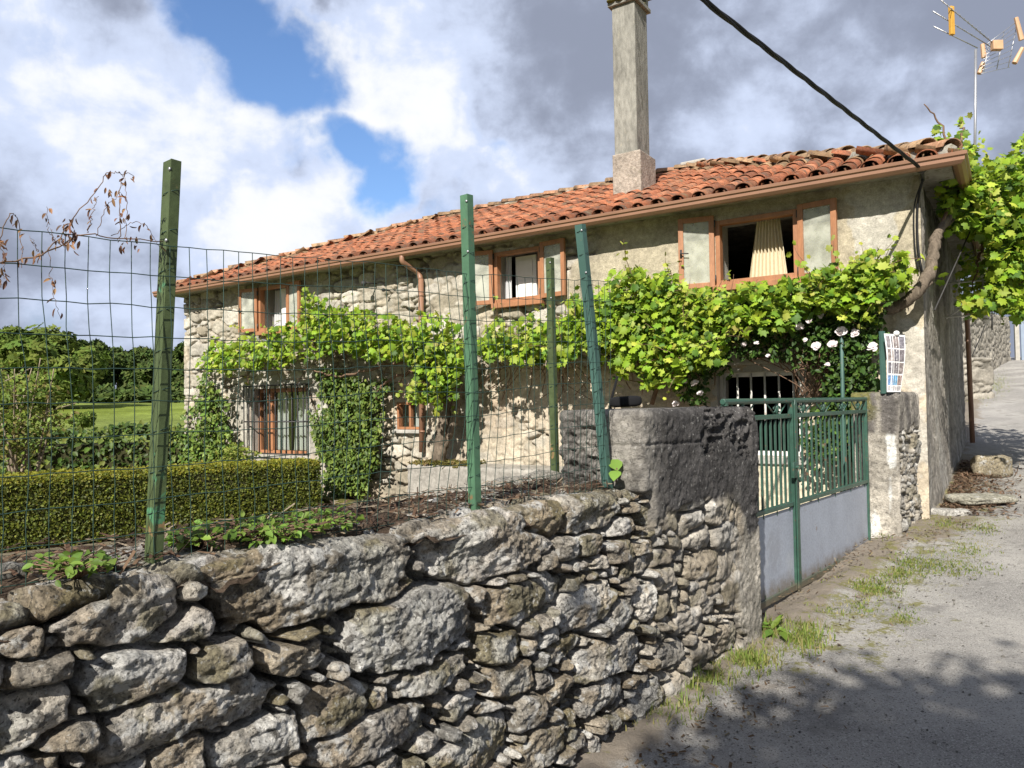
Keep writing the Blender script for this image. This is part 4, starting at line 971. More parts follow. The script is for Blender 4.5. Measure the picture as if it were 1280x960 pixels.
ok = (P2@GN > CG0+.12) | (P2[:, 2] > 4.25); P2 = P2[ok]; ux, uy = project(P2); P2 = P2[~((ux > 1180) & (ux < 1236) & (uy > 296) & (uy < 368))]; P2 = np.vstack([P2, blob_px([(1226, 335, 34, 42, 420), (1250, 350, 30, 30, 200)], (11.6, 13.2), lambda px, py, o: at(px, py, o))])
sb = MB(); Q = np.vstack([shoots(P1, sb, 50, .15, .45), shoots(P2, MB(), 130, .2, .7)]); Q = Q[(Q@GN > CG0+.08) | (Q@N > C@N+.05)]; pass
leaves(np.vstack([P1, P2]), N*.55+Z3*.8+GN*.2, .095, GRAPE, VC, 'foliage', MAT['leaf'], vine3, .75, .5); leaves(Q, UPN, .065, GRAPE, VY, 'young_leaves', MAT['leaf'], vine3, .8, .4)
b = MB()
tr = curve([fpx(1068, 374, .30), fpx(1100, 386, .30), fpx(1128, 380, .28), at(1150, 360, 7.75), at(1164, 335, 7.85), at(1168, 305, 8.0), at(1176, 285, 8.2), at(1200, 262, 8.6), at(1240, 245, 9.3)], 50)
b.tube(tr+rng.normal(0, .007, tr.shape), np.interp(np.linspace(0, 1, len(tr)), [0, .35, .6, 1], [.045, .06, .055, .025])*rng.uniform(.9, 1.12, len(tr)), 9)
for q in range(2): b.tube(tr+rng.normal(0, .008, tr.shape)+np.array([rng.normal(0, .03), rng.normal(0, .02), rng.normal(0, .02)]), np.interp(np.linspace(0, 1, len(tr)), [0, .5, 1], [.02, .028, .012])*rng.uniform(.7, 1.3, len(tr)), 6)
for pts in ([(1100, 386, 7.9), (1060, 368, 8.1), (1000, 385, 8.5)], [(1070, 376, 8.0), (1030, 392, 8.3), (985, 420, 8.6)]):
    c = curve([at(*q) for q in pts], 20); b.tube(c+rng.normal(0, .01, c.shape), np.linspace(.05, .02, len(c)), 7)
b.build('trunk', MAT['bark'], vine3)
b = MB()
for pts in ([(1240, 245, 9.3), (1280, 230, 10), (1340, 260, 10.5)], [(1200, 262, 8.6), (1230, 300, 9.2), (1290, 320, 10)], [(1176, 285, 8.2), (1190, 230, 8.6), (1178, 160, 8.9), (1155, 130, 8.9)], [(1190, 230, 8.6), (1203, 170, 9), (1202, 150, 9)], [(1230, 300, 9.2), (1215, 360, 9.4)], [(1290, 320, 10), (1270, 370, 10.2)]):
    c = curve([at(*q) for q in pts], 20); b.tube(c+rng.normal(0, .015, c.shape)*np.sin(np.linspace(0, math.pi, len(c)))[:, None], np.linspace(.022, .006, len(c)), 6)
b.merge(sb); b.build('cane', MAT['twig'], vine3)
b = MB(); b.tube([at(1165, 262, 8.3), at(1420, 255, 10.5)], .004, 4); b.tube([C+GN*.1+Z3*2.5, at(1225, 262, 9)], .008, 6); b.build('support_rod', MAT['iron'], vine3)

# climbing rose
rose = thing('climbing_rose', 'climbing rose with pale pink flowers beside the barred window', 'rose bush', fpx(1060, 560, .3))
RBk = [(930, 425, 40, 28, 260), (990, 420, 50, 30, 420), (1045, 415, 45, 40, 500), (1075, 400, 30, 40, 320), (1062, 470, 32, 40, 420), (1040, 455, 20, 24, 140), (880, 450, 30, 25, 200), (865, 487, 20, 20, 150), (1085, 465, 16, 40, 200), (1015, 545, 20, 40, 80), (1050, 540, 40, 40, 420), (1078, 530, 24, 40, 300)]
P = blob_px(RBk, (.08, .55), None, 1.8); leaves(P, UPN, .062, OVAL, [(.06, .115, .02), (.045, .09, .018), (.085, .15, .025), (.035, .07, .015)], 'foliage', MAT['leaf_gloss'], rose, .7, .5)
b = MB()
for q in range(34):
    x = rng.uniform(985, 1050); p0 = fpx(1012+rng.normal(0, 10), 500, .15)
    c = curve([p0, fpx(x, 465+rng.normal(0, 8), .3), fpx(x+rng.normal(0, 25), 430+rng.normal(0, 14), .35)], 10); b.tube(c, .006, 4)
for q in range(14):
    x = rng.uniform(930, 1010); c = curve([fpx(x, 440+rng.normal(0, 6), .3), fpx(x+22, 455+rng.normal(0, 6), .3), fpx(x+48, 462+rng.normal(0, 12), .25)], 8); b.tube(c, .006, 4)
c = curve([fpx(1075, 600, .2), fpx(1065, 530, .25), fpx(1045, 460, .3), fpx(1010, 420, .35)], 20); b.tube(c, .018, 6)
b.build('stem', MAT['twig'], rose)
for (x, y, s) in ((1035, 374, .7), (1059, 384, .7), (1057, 391, .7), (1026, 395, .9), (1000, 409, 1.1), (1012, 401, .8), (1007, 425, .6), (1020, 433, 1.25), (1041, 431, 1.2), (1052, 415, 1.5), (1069, 417, 1.1), (1091, 434, 1.3), (1034, 456, .7), (959, 402, 1.35), (910, 407, .7), (899, 439, .7), (930, 431, .9), (869, 479, 1.1), (876, 492, .9), (857, 477, .6), (845, 505, .9), (946, 429, .7), (1071, 359, .6), (960, 445, .6), (985, 398, .5)):
    c = fpx(x, y, .56); V = []; F = []; n0 = 0; b = MB()
    for ring, (cnt, rad, up) in enumerate(((5, .043, .25), (5, .033, .6), (4, .02, .95))):
        for q in range(cnt):
            a = 2*math.pi*(q+.5*ring)/cnt+rng.normal(0, .15); d = np.array([math.cos(a), math.sin(a)])
            ax = unit(N*.75+Z3*.6+rng.normal(0, .2, 3)); ex = unit(np.cross(ax, Z3)); ey = np.cross(ex, ax)
            o = ex*d[0]+ey*d[1]; pe = np.cross(ax, o); r_ = rad*s*rng.uniform(.85, 1.2)
            V = [c, c+o*r_*.5+pe*r_*.5+ax*r_*up*.4, c+o*r_*.9+pe*r_*.38+ax*r_*up, c+o*r_*1.02+ax*r_*up*.9, c+o*r_*.9-pe*r_*.38+ax*r_*up, c+o*r_*.5-pe*r_*.5+ax*r_*up*.4]
            b.add(V, [(0, 1, 5), (1, 2, 3), (1, 3, 5), (3, 4, 5)])
    b.build('flower', MAT['petal'], rose)

# ivy on the wall, clipped hedge, background hedge
iv = thing('ivy', 'clipped column of dark ivy on the wall between the grille window and the small window', 'ivy', fpx(440, 625, .2), 'ivy on the front wall')
P = blob_px([(436, 495, 40, 30, 1300), (432, 530, 36, 40, 1500), (430, 565, 36, 40, 1400), (428, 600, 30, 28, 900), (462, 540, 16, 40, 450), (415, 480, 16, 16, 250), (455, 578, 18, 20, 300)], (.02, .42))
leaves(P, N+Z3*.5, .075, OVAL, [(.125, .18, .03), (.09, .14, .025), (.16, .215, .04), (.06, .10, .022)], 'foliage', MAT['leaf_gloss'], iv, .55, .6)
b = MB()
for q in range(12):
    x = rng.uniform(410, 450); c = curve([fpx(430+rng.normal(0, 6), 628, .06), fpx(x, 570, .06), fpx(x+rng.normal(0, 14), 480, .05)], 10); b.tube(c, .015, 5)
b.build('stem', MAT['bark'], iv)
iv2 = thing('ivy', 'loose ivy climbing the left end of the house front beside the grille window', 'ivy', fpx(258, 590, .2), 'ivy on the front wall')
P = blob_px([(258, 490, 14, 24, 260), (262, 520, 24, 30, 500), (262, 550, 30, 28, 600), (250, 570, 30, 18, 400), (280, 570, 16, 18, 180), (235, 560, 14, 24, 160)], (.02, .4))
leaves(P, N+Z3*.5, .09, OVAL, [(.14, .21, .035), (.10, .16, .027), (.18, .24, .045), (.07, .12, .025)], 'foliage', MAT['leaf_gloss'], iv2, .6, .6)
b = MB()
for q in range(6): c = curve([fpx(262+rng.normal(0, 5), 590, .06), fpx(262+rng.normal(0, 8), 540, .06), fpx(262+rng.normal(0, 8), 480, .05)], 10); b.tube(c, .018, 5)
b.build('stem', MAT['bark'], iv2)

def clipped(a0, a1, depth, h, z0, lean=.0):
    """surface samples of a clipped hedge standing on the line a0-a1"""
    a0 = np.array(a0); a1 = np.array(a1); L = np.linalg.norm(a1-a0); d = (a1-a0)/L; bk = np.array([-d[1], d[0]])
    return a0, d, bk, L
hedge = thing('clipped_hedge', 'long box-clipped yellow-green hedge in the garden behind the wire fence', 'hedge', (-5.0, 10.6, -.1))
A0 = np.array([-8.6, 7.65]); A1 = np.array([-2.95, 11.75]); Lh = np.linalg.norm(A1-A0); hd = (A1-A0)/Lh; hb = np.array([-hd[1], hd[0]])
def hz0(x, y): return ground_z(x, y)-.02
def hp(s, b_, z): 
    q = A0[None]+hd[None]*np.asarray(s)[:, None]+hb[None]*np.asarray(b_)[:, None]
    wob = fbm(np.asarray(s)*1.1, np.asarray(z)*1.3+np.asarray(b_), 120, 3)*.05
    q = q+hb[None]*wob[:, None]
    return np.column_stack([q, np.asarray(z)+wob*.5-.1])
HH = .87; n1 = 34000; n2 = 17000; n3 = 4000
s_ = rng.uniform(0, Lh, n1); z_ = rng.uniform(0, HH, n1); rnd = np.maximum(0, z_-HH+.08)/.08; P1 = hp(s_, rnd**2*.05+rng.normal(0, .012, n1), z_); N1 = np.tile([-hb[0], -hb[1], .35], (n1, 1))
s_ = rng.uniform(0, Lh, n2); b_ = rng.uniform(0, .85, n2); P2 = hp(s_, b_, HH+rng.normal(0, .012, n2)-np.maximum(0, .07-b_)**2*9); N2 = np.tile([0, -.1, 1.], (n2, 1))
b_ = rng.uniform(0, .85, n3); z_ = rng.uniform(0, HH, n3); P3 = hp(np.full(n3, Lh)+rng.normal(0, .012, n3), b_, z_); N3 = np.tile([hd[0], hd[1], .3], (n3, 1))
leaves(np.vstack([P1, P3]), np.vstack([N1, N3]), .036, SMALL, [(.14, .165, .022), (.105, .13, .02), (.185, .20, .028), (.065, .082, .014)], 'foliage', MAT['leaf'], hedge, .8, -.4)  # face leaves coloured darker, standing for shade in the leaf gaps
leaves(np.vstack([P2, P1[P1[:, 2] > HH-.17]]), np.vstack([N2, N1[P1[:, 2] > HH-.17]]), .036, SMALL, [(.25, .25, .025), (.20, .21, .022), (.30, .28, .035)], 'sunlit_tint_leaves', MAT['leaf'], hedge, .5, -.4, label='yellow-green leaves along the clipped top, coloured brighter as if sunlit')  # top leaves coloured brighter, sunlight on the clipped top put into the tint
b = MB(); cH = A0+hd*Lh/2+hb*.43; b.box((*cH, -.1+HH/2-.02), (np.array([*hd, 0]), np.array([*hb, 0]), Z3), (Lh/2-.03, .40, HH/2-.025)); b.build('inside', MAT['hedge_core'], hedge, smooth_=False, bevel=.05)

lh = thing('laurel_hedge', 'dark leafy laurel hedge at the far side of the garden, before the meadow', 'hedge', (-9.5, 15.5, -.1))
n = 6500; s_ = rng.uniform(0, 9.5, n); dep = rng.uniform(0, 1.0, n); top = 1.30+.14*vn(s_*1.3, s_*0, 131)+.10*vn(s_*4, s_*0, 132)
z_ = top*np.where(rng.random(n) < .3, 1-rng.random(n)*.08, rng.random(n)); front = z_ < top*.92; dep = np.where(front, rng.random(n)**2*.35, dep)
P = np.column_stack([-15.3+s_, 15.1+.03*s_+dep+.1*vn(s_*2, z_*2, 133), z_-.1])
leaves(P, np.array([.1, -.7, .7]), .125, OVAL, [(.055, .095, .02), (.04, .07, .016), (.08, .13, .022), (.13, .16, .03)], 'foliage', MAT['leaf_gloss'], lh, .6, .2)
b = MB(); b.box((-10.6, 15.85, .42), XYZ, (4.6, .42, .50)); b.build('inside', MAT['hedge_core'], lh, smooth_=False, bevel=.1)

bu = thing('small_shrub', 'low rounded yellow-green shrub just over the end of the clipped hedge', 'shrub', at(297, 600, 12.9))
P = blob_px([(297, 567, 20, 11, 380), (290, 577, 26, 12, 300)], (12.5, 13.2), lambda px, py, o: at(px, py, o)); leaves(P, Z3+N*.5, .06, OVAL, [(.20, .25, .03), (.15, .20, .03), (.25, .28, .05)], 'foliage', MAT['leaf'], bu, .7, 0)
b = MB()
for q in range(8): b.tube([at(297, 605, 12.9), at(297+rng.normal(0, 9), 572, 12.9)], .01, 4)
b.build('stem', MAT['twig'], bu)

sh = thing('rose_shrub', 'tall sparse shrub with bare lower stems and reddish young leaves at the far left', 'shrub', at(25, 610, 11.2))
b = MB(); tips = []
for q in range(13):
    x0 = rng.choice([22, 45, 30])+rng.normal(0, 4); x1 = rng.uniform(-30, 100); y1 = rng.uniform(440, 520)
    c = curve([at(x0, 605, 11.2), at(x0+(x1-x0)*.35+rng.normal(0, 6), 545, 11.2+rng.normal(0, .2)), at(x1, y1, 11.2+rng.normal(0, .5))], 16); b.tube(c, np.linspace(.022, .007, len(c)), 5); tips.append(c)
    for z in range(3):
        i0 = rng.integers(6, len(c)); e = c[i0]+rng.normal(0, .22, 3); cc = np.linspace(c[i0], e, 5); b.tube(cc, .006, 4); tips.append(np.linspace(c[i0], e, 16))
b.build('stem', M('pale_stem', (.26, .21, .15), .9, [(20, .3)]), sh)
P = np.vstack([tp[rng.integers(8, len(tp), 48)]+rng.normal(0, .12, (48, 3)) for tp in tips])
leaves(P, N*.4+Z3, .07, OVAL, [(.15, .21, .03), (.12, .18, .025), (.20, .26, .04), (.16, .20, .04), (.20, .17, .05)], 'foliage', MAT['leaf'], sh, .9, .4)

# meadow grass tufts near, meadow trees
def tree(px, base_py, dist, wpx, hpx, label, cols, clumps=26, per=190, trunk=.25, leaf=.55, name='broadleaf_tree', group=None, form=.62, tpl=None, low=.12, kmat='leaf_far'):
    p = at(px, base_py, dist); p[2] = float(ground_z(p[0], p[1])); wm = wpx*dist/FPX; hm = hpx*dist/FPX
    t = thing(name, label, 'tree', p, group); r = np.random.default_rng(int(abs(px*7+dist)))
    cs = []; Ps = []; Ns = []
    for q in range(clumps):
        a = r.uniform(0, 2*math.pi); v = r.uniform(low, 1); rad = math.sqrt(max(0, 1-((v-.48)/.56)**2))*math.sqrt(r.uniform(.15, 1))
        c = p+np.array([math.cos(a)*rad*wm*.42, math.sin(a)*rad*wm*.42, (low+v*(1-low))*hm*.93]); R_ = wm*r.uniform(.10, .19)
        cs.append(c); d = unit(r.normal(0, 1, (per, 3))); rr_ = R_*r.uniform(.55, 1.12, per)[:, None]; d2 = d*np.array([1, 1, .75])
        Ps.append(c+d2*rr_); Ns.append(d+np.array([0, 0, .4]))
    leaves(np.vstack(Ps), np.vstack(Ns), leaf, tpl or CLUMP, cols, 'crown', MAT[kmat], t, .45, .2)
    b = MB(); tp = p+Z3*hm*.55; b.tube(curve([p-Z3*.1, p+Z3*hm*.25+r.normal(0, .03*wm, 3)*np.array([1, 1, 0]), tp], 10), np.linspace(trunk, trunk*.45, 11)[:len(curve([p, p, tp], 10))], 8)
    for c in cs[::2]: b.tube(curve([p+Z3*hm*r.uniform(.2, .5), (p+Z3*hm*.45+c)/2, c], 6), np.linspace(trunk*.35, trunk*.1, 7)[:len(curve([p, p, c], 6))], 5)
    b.build('trunk', MAT['bark'], t)
    return t
DK = [(.060, .092, .025), (.045, .072, .021), (.08, .115, .03), (.10, .135, .035)]
LT = [(.13, .18, .035), (.10, .145, .03), (.165, .21, .045)]
gT = 'trees beyond the meadow'
tree(38, 512, 62, 150, 92, 'large pale green tree left of the dark wood, behind the sparse shrub', LT, 34, 230, .4, .55, group=gT)
tree(112, 505, 88, 62, 70, 'dark rounded tree right of the large pale green tree', DK, 26, 200, .4, .6, group=gT)
tree(150, 505, 96, 60, 62, 'dark tree in the middle of the wood behind the small round tree', DK, 26, 200, .4, .6, group=gT)
tree(182, 504, 90, 52, 60, 'dark tree in the wood just left of the leaning fence post', DK, 24, 200, .4, .6, group=gT)
tree(205, 504, 100, 40, 48, 'dark tree in the wood directly behind the leaning fence post', DK, 22, 180, .4, .6, group=gT)
tree(236, 504, 84, 50, 78, 'dark tree in the wood touching the left corner of the house', DK, 24, 200, .4, .6, group=gT)
tree(-60, 508, 80, 90, 90, 'dark tree at the far left edge of the wood', DK, 26, 200, .4, .6, group=gT)
tree(84, 505, 110, 60, 60, 'dark tree at the back of the wood between two rounded trees', DK, 24, 180, .4, .6, group=gT)
tree(102, 521, 34, 32, 28, 'small round-headed tree alone in the meadow behind the laurel hedge', LT, 14, 200, .10, .14, name='small_tree', tpl=CLUMP, low=.4)
# far-off scrub along the wood's foot
n = 5000; a = rng.uniform(-40, 260, n); P = np.array([at(x, 505, d) for x, d in zip(a, rng.uniform(76, 84, n))]); P[:, 2] = ground_z(P[:, 0], P[:, 1])+rng.random(n)*1.2*(.5+.5*np.sin(a*.11)**2)
leaves(P, Z3+N*.4, .8, CLUMP, DK, 'scrub', MAT['leaf_far'], None, .6, 0, kind='stuff')
# meadow grass
n = 5000; d = rng.uniform(19, 34, n); x = rng.uniform(-60, 260, n); P = np.array([at(a, 505, q) for a, q in zip(x, d)]); P[:, 2] = ground_z(P[:, 0], P[:, 1])-.02
okk = (np.abs(P[:, 1]-15.6) > .6); P = P[okk]
leaves(P, np.array([.6, -.8, .25]), np.interp(np.linalg.norm(P, axis=1), [15, 60], [.06, .12]), SMALL, [(.19, .235, .05), (.22, .26, .06), (.16, .205, .045)], 'meadow_grass', MAT['leaf_far'], None, .5, -1.6, kind='stuff')

# shade tree standing in the lane behind the photographer (only its shadow falls into the picture)
p = np.array([-.15, -5.55, 0.]); t = thing('shade_tree', 'leafy tree behind the photographer throwing dappled shade on the lane', 'tree', p)
r = np.random.default_rng(5); Ps = []; cs = []
for q in range(100):
    d = r.normal(0, 1, 3); d /= np.linalg.norm(d); c = p+np.array([0, 0, 5.6])+d*np.array([2.9, 2.2, 1.4])*r.uniform(.2, 1)**.5; cs.append(c)
    Ps.append(c+r.normal(0, .27, (330, 3)))
leaves(np.vstack(Ps), Z3, .17, OVAL, LT, 'crown', MAT['leaf'], t, .8, .3)
b = MB(); b.tube([p, p+[.05, 0, 2.5], p+[0, .1, 5.2]], [.16, .13, .07], 8)
for c in cs[::3]: b.tube([p+Z3*3.5, (p+Z3*4.6+c)/2, c], [.05, .035, .015], 5)
b.build('trunk', MAT['bark'], t)

# ------------------------------------------------------------------ wire fence on the wall
FN = -2.07
def wlp(x, y, n=FN): return on_plane(x, y, WN, n)
fence = thing('wire_fence', 'wire mesh fence on four leaning green posts along the top of the stone wall', 'fence', wall(1.6, 1.18, FN))
b = MB()
def ftop(t): return np.interp(t, [-1.3, .6, 1.02, 1.5, 2.22, 3.2], [1.98, 2.038, 2.057, 2.086, 2.119, 2.198])
def wob(t, z): return np.array([float(vn(np.array(t*1.7), np.array(z*2.3), 201))*.05, float(vn(np.array(t*1.9), np.array(z*1.7), 202))*.05, float(vn(np.array(t*2.2), np.array(z*2.), 203))*.03])
def kink(a, c): return (float(hash2(np.array(int(a*1000)), np.array(int(c*1000)), 3))-.5)*.006
def fpt(t, z):
    w_ = wob(t, z); zz = z*(ftop(t)-1.19)+1.19; return wall(t+w_[0]+.05*(z-.5)*0+kink(t, z), zz+w_[2]*.7+kink(z, t), FN+w_[1])
ths = np.arange(-1.3, 3.22, .05); levels = np.linspace(0, 1, 11)
for t_ in ths:
    b.tube([fpt(t_, z) for z in np.linspace(-.02, 1.0, 12)], .00125, 4, cap=False)
for z in levels:
    b.tube([fpt(t_, z) for t_ in ths], .00135, 4, cap=False)
b.build('wire_mesh', MAT['wire'], fence)
def post(p0, p1, w_, d_, mat, label):
    p0 = np.asarray(p0); p1 = np.asarray(p1); ax = unit(p1-p0); s = unit(WU-ax*(WU@ax)); o = np.cross(ax, s); L = np.linalg.norm(p1-p0)
    b = MB(); c = p0+ax*L/2                       # angle iron: two flanges
    b.box(c, (s, o, ax), (w_/2, .0025, L/2)); 
    b.box(c-s*(w_/2-.0025)-o*(d_/2+.0025)*np.sign(o@WN), (s, o, ax), (.0025, d_/2-.0002, L/2-.001))
    b.box(c+s*(w_/2-.0025)-o*(d_/2+.0025)*np.sign(o@WN), (s, o, ax), (.0025, d_/2-.0002, L/2-.0012))
    ties = []
    for q in range(int(L/.11)):
        k = MB(); pc_ = p0+ax*(.06+q*.11); k.tube([pc_+(s*math.cos(a)*w_*.62+(o*math.sin(a)*d_*.7-o*np.sign(o@WN)*d_*.5))+ax*.018*a/3 for a in np.linspace(0, 2*math.pi, 9)], .0014, 4, cap=False); ties.append(k)
    pb = b.build('post', mat, fence, smooth_=False, bevel=.001, label=label)
    for k in ties: k.build('wire_tie', MAT['wire'], pb)
    for q in range(2):
        h = MB(); h.tube([p1-ax*(.03+.2*q)-s*(w_/2)+o*0, p1-ax*(.03+.2*q)-s*(w_/2+.004)], .005, 8); h.build('bolt', MAT['alu'], pb)
post(wlp(195, 708)-Z3*.05, wlp(220, 200), .030, .042, MAT['green_faded'], 'weathered leaning post with peeling green paint, nearest the camera')
post(wlp(598, 640)-Z3*.05, wlp(587, 243), .036, .034, MAT['green'], 'bright green post in the middle of the fence')
post(wlp(764, 606)-Z3*.05, wlp(729, 280), .036, .036, MAT['green_blue'], 'blue-green post leaning against the pillar')
q0 = at(697, 600, 4.35); q1 = at(690, 322, 4.35); post(q0-Z3*.1, q1, .036, .03, MAT['green_faded'], 'thin post set back beside the pillar')

tw = thing('dry_vine_twigs', 'dry brown vine twigs with shrivelled leaves on the top wire of the fence', 'dead vine', wlp(80, 300))
b = MB(); canes = []
for pts, r0 in (([(-20, 330), (20, 327), (50, 318), (75, 308), (90, 296), (110, 292), (135, 297), (165, 299), (205, 303)], .0035), ([(60, 312), (85, 285), (100, 262), (118, 242), (130, 222), (140, 216), (152, 218)], .0024), ([(148, 300), (150, 270), (149, 240), (152, 222), (160, 216), (167, 224)], .002), ([(110, 292), (115, 270), (122, 245)], .0018), ([(0, 300), (8, 275), (14, 267), (22, 272), (26, 295), (27, 335)], .002), ([(120, 296), (130, 260), (142, 250), (150, 240)], .0016), ([(155, 300), (158, 268), (158, 240), (156, 222)], .0016), ([(60, 310), (64, 345), (68, 372), (76, 398)], .0014), ([(140, 296), (160, 280), (178, 279), (190, 295), (200, 310)], .0016), ([(75, 306), (62, 290), (58, 258)], .0014), ([(-10, 300), (3, 310), (6, 350)], .0016), ([(40, 300), (48, 315), (36, 295)], .0012), ([(80, 308), (68, 298), (64, 285)], .0012)):
    c = curve([wlp(x, y, FN+rng.normal(.015, .02)) for x, y in pts], 26); c = c+rng.normal(0, .002, c.shape); b.tube(c, np.linspace(r0*.62, r0*.38, len(c)), 5); canes.append(c)
b.build('twig', MAT['twig'], tw)
Pc = [cn[rng.integers(4, len(cn), 7)]+rng.normal(0, .004, (7, 3)) for cn in canes[:-2]]
for x, y, n in ((88, 284, 22), (90, 297, 14), (77, 293, 8), (47, 318, 7), (4, 305, 8), (153, 270, 8), (155, 305, 9), (133, 235, 6), (172, 305, 4), (5, 345, 5)): Pc.append(np.array([wlp(x+rng.normal(0, 4), y+rng.normal(0, 6), FN+rng.normal(0, .01)) for _ in range(n)]))
leaves(np.vstack(Pc), np.array([0, -1., .2]), .019, tpl_oval(.17, .12), [(.20, .10, .055), (.28, .15, .08), (.13, .07, .045), (.33, .17, .08)], 'dead_leaves', MAT['leaf'], tw, .8, 2.0)

# ------------------------------------------------------------------ gate
GN0 = -2.175; GZ = .135
def gt_t(x): return (on_plane(x, 600, WN, GN0))@WU
def gf(t, z, o): return wall(t, z, GN0+o)
gate = thing('metal_gate', 'two-leaf green metal gate with grey sheet panels and pickets between the pillars', 'gate', wall(6.3, GZ, GN0))
tL, tC, tR = 4.74, gt_t(992), 7.93
ZT, ZR, ZM = 1.592, 1.475, .80
def leaf_gate(a, b_, name, npick, latch):
    m = MB(); r_ = .017
    m.span(gf, a, a+.036, GZ, ZT, -.02, .02); m.span(gf, b_-.036, b_, GZ, ZT, -.02, .02); m.tube([gf(a-.01, ZT, 0), gf(b_+.01, ZT, 0)], .021, 10)
    for z in (ZR, ZM): m.span(gf, a+.036, b_-.036, z-.017, z+.017, -.017, .017)
    m.span(gf, a+.036, b_-.036, GZ, GZ+.05, -.018, .018)
    fr = m.build('leaf_frame', MAT['gate'], gate, smooth_=False, bevel=.004)
    s = MB(); s.span(gf, a+.034, b_-.034, GZ+.045, ZM-.03, -.006, .002); s.build('sheet_panel', MAT['sheet'], fr, smooth_=False)
    for q in range(5): 
        tq = a+.1+(b_-a-.2)*q/4
        for y0, y1 in ((ZM-.05, ZM-.015), (GZ+.045, GZ+.075)): k = MB(); k.span(gf, tq-.006, tq+.006, y0, y1, .0025, .007); k.build('panel_tab', MAT['gate'], fr, smooth_=False)
    for q in range(npick):
        tq = a+.036+(b_-a-.072)*(q+.5)/npick; p_ = MB(); p_.span(gf, tq-.011, tq+.011, ZM+.017, ZR-.085, -.006, .006)
        V = [gf(tq-.011, ZR-.085, -.006), gf(tq+.011, ZR-.085, -.006), gf(tq+.011, ZR-.085, .006), gf(tq-.011, ZR-.085, .006), gf(tq+.011, ZR-.018, -.006), gf(tq+.011, ZR-.018, .006), gf(tq-.011, ZR-.04, .006), gf(tq-.011, ZR-.04, -.006)]
        p_.add(V, [(0, 1, 4, 7), (3, 6, 5, 2), (0, 7, 6, 3), (1, 2, 5, 4), (7, 4, 5, 6)]); p_.build('picket', MAT['gate'], fr, smooth_=False)
    # scrolls and braces between the two top rails
    n = max(1, round((b_-a)/.55))
    for q in range(n):
        tq = a+(b_-a)*(q+.5)/n; sc = MB()
        for sg in (-1, 1):
            pts = [gf(tq+sg*(.012+.05*f*math.cos(f*5)), ZR+.02+.075*f+.012*math.sin(f*9), 0) for f in np.linspace(0, 1, 12)]; sc.tube(pts, .006, 5)
            pts = [gf(tq+sg*(.045+.02*math.cos(a_)), ZR+.055+.02*math.sin(a_), 0) for a_ in np.linspace(0, 5, 12)]; sc.tube(pts, .006, 5)
            sc.tube([gf(tq+sg*.05, ZR+.015, 0), gf(tq+sg*.2, ZT-.015, 0)], .006, 5)
        sc.tube([gf(tq, ZR, 0), gf(tq, ZT, 0)], .008, 6); sc.ball(gf(tq, ZR+.06, 0), (.016, .016, .034), 6)
        sc.build('scroll', MAT['gate'], fr)
    return fr
L1 = leaf_gate(tL, tC-.004, 'left', 13, False); L2 = leaf_gate(tC+.004, tR, 'right', 17, True)
b = MB(); b.span(gf, tC-.028, tC+.028, GZ-.01, ZT-.03, .0215, .034); b.add([gf(tC-.028, ZT-.03, .0215), gf(tC+.028, ZT-.03, .0215), gf(tC+.028, ZT-.03, .034), gf(tC-.028, ZT-.03, .034), gf(tC, ZT+.03, .028)], [(0, 1, 4), (1, 2, 4), (2, 3, 4), (3, 0, 4)]); b.build('closing_strip', MAT['gate'], gate, smooth_=False, bevel=.003)
b = MB(); zc = 1.06; b.box(gf(tC-.05, zc, .03), (WU, WN, Z3), (.05, .012, .06)); b.tube([gf(tC-.05, zc+.02, .04), gf(tC-.05, zc+.02, .075)], .014, 8); b.tube([gf(tC-.05+.04*math.cos(a_), zc-.03+.055*math.sin(a_), .07) for a_ in np.linspace(0, 2*math.pi, 16)], .009, 6, cap=False); b.build('ring_handle', MAT['gate'], gate, bevel=.003)
for z in (.35, 1.3):
    for tq in (tL-.02, tR+.02): b = MB(); b.tube([gf(tq, z-.05, .0), gf(tq, z+.05, .0)], .016, 8); b.build('hinge', MAT['gate'], gate)

# green stakes and sheet of photographs on the right pillar
b = MB(); c0 = at(1052, 500, 7.95); c1 = at(1052, 420, 7.95); b.tube([c0-Z3*1.5, c1], .02, 8); b.build('green_stake', MAT['green_blue'], None, label='thin green metal stake among the roses behind the gate', category='stake', bevel=.001)
b = MB(); c0 = at(1104, 492, 7.42); c1 = at(1103, 414, 7.42); b.box((c0+c1)/2, (unit(np.array([1., .35, 0])), unit(np.array([-.35, 1., 0])), Z3), (.026, .014, np.linalg.norm(c1-c0)/2)); b.build('green_stake', MAT['green_blue'], None, smooth_=False, label='flat green stake on the right pillar holding the sheet of photographs', category='stake', bevel=.002)
def quad_px(pts, d): return [at(x, y, d) for x, y in pts]
poster = thing('photo_sheet', 'long white sheet printed with rows of small photographs, standing on the right pillar', 'poster', at(1118, 490, 7.3))
tl, tr_, bl, br = quad_px([(1105, 417), (1132, 419), (1110, 490), (1128, 490)], 7.33)
ex = tr_-tl; nn = unit(np.cross(bl-tl, tr_-tl)); nn = nn if nn@np.array([0, -1., 0]) > 0 else -nn
def pp(u, v, o=0.):
    a = tl+(tr_-tl)*u; c = bl+(br-bl)*u; return a+(c-a)*v+nn*(o+.025*math.sin(v*4.2)+.012*math.sin(u*5))
V = [pp(u, v) for u in np.linspace(0, 1, 5) for v in np.linspace(0, 1, 15)]; V2 = [pp(u, v, -.002) for u in np.linspace(0, 1, 5) for v in np.linspace(0, 1, 15)]
b = MB(); b.add(V, grid_faces(5, 15).tolist()); b.add(V2, grid_faces(5, 15, True).tolist()); b.build('sheet', MAT['paper'], poster)
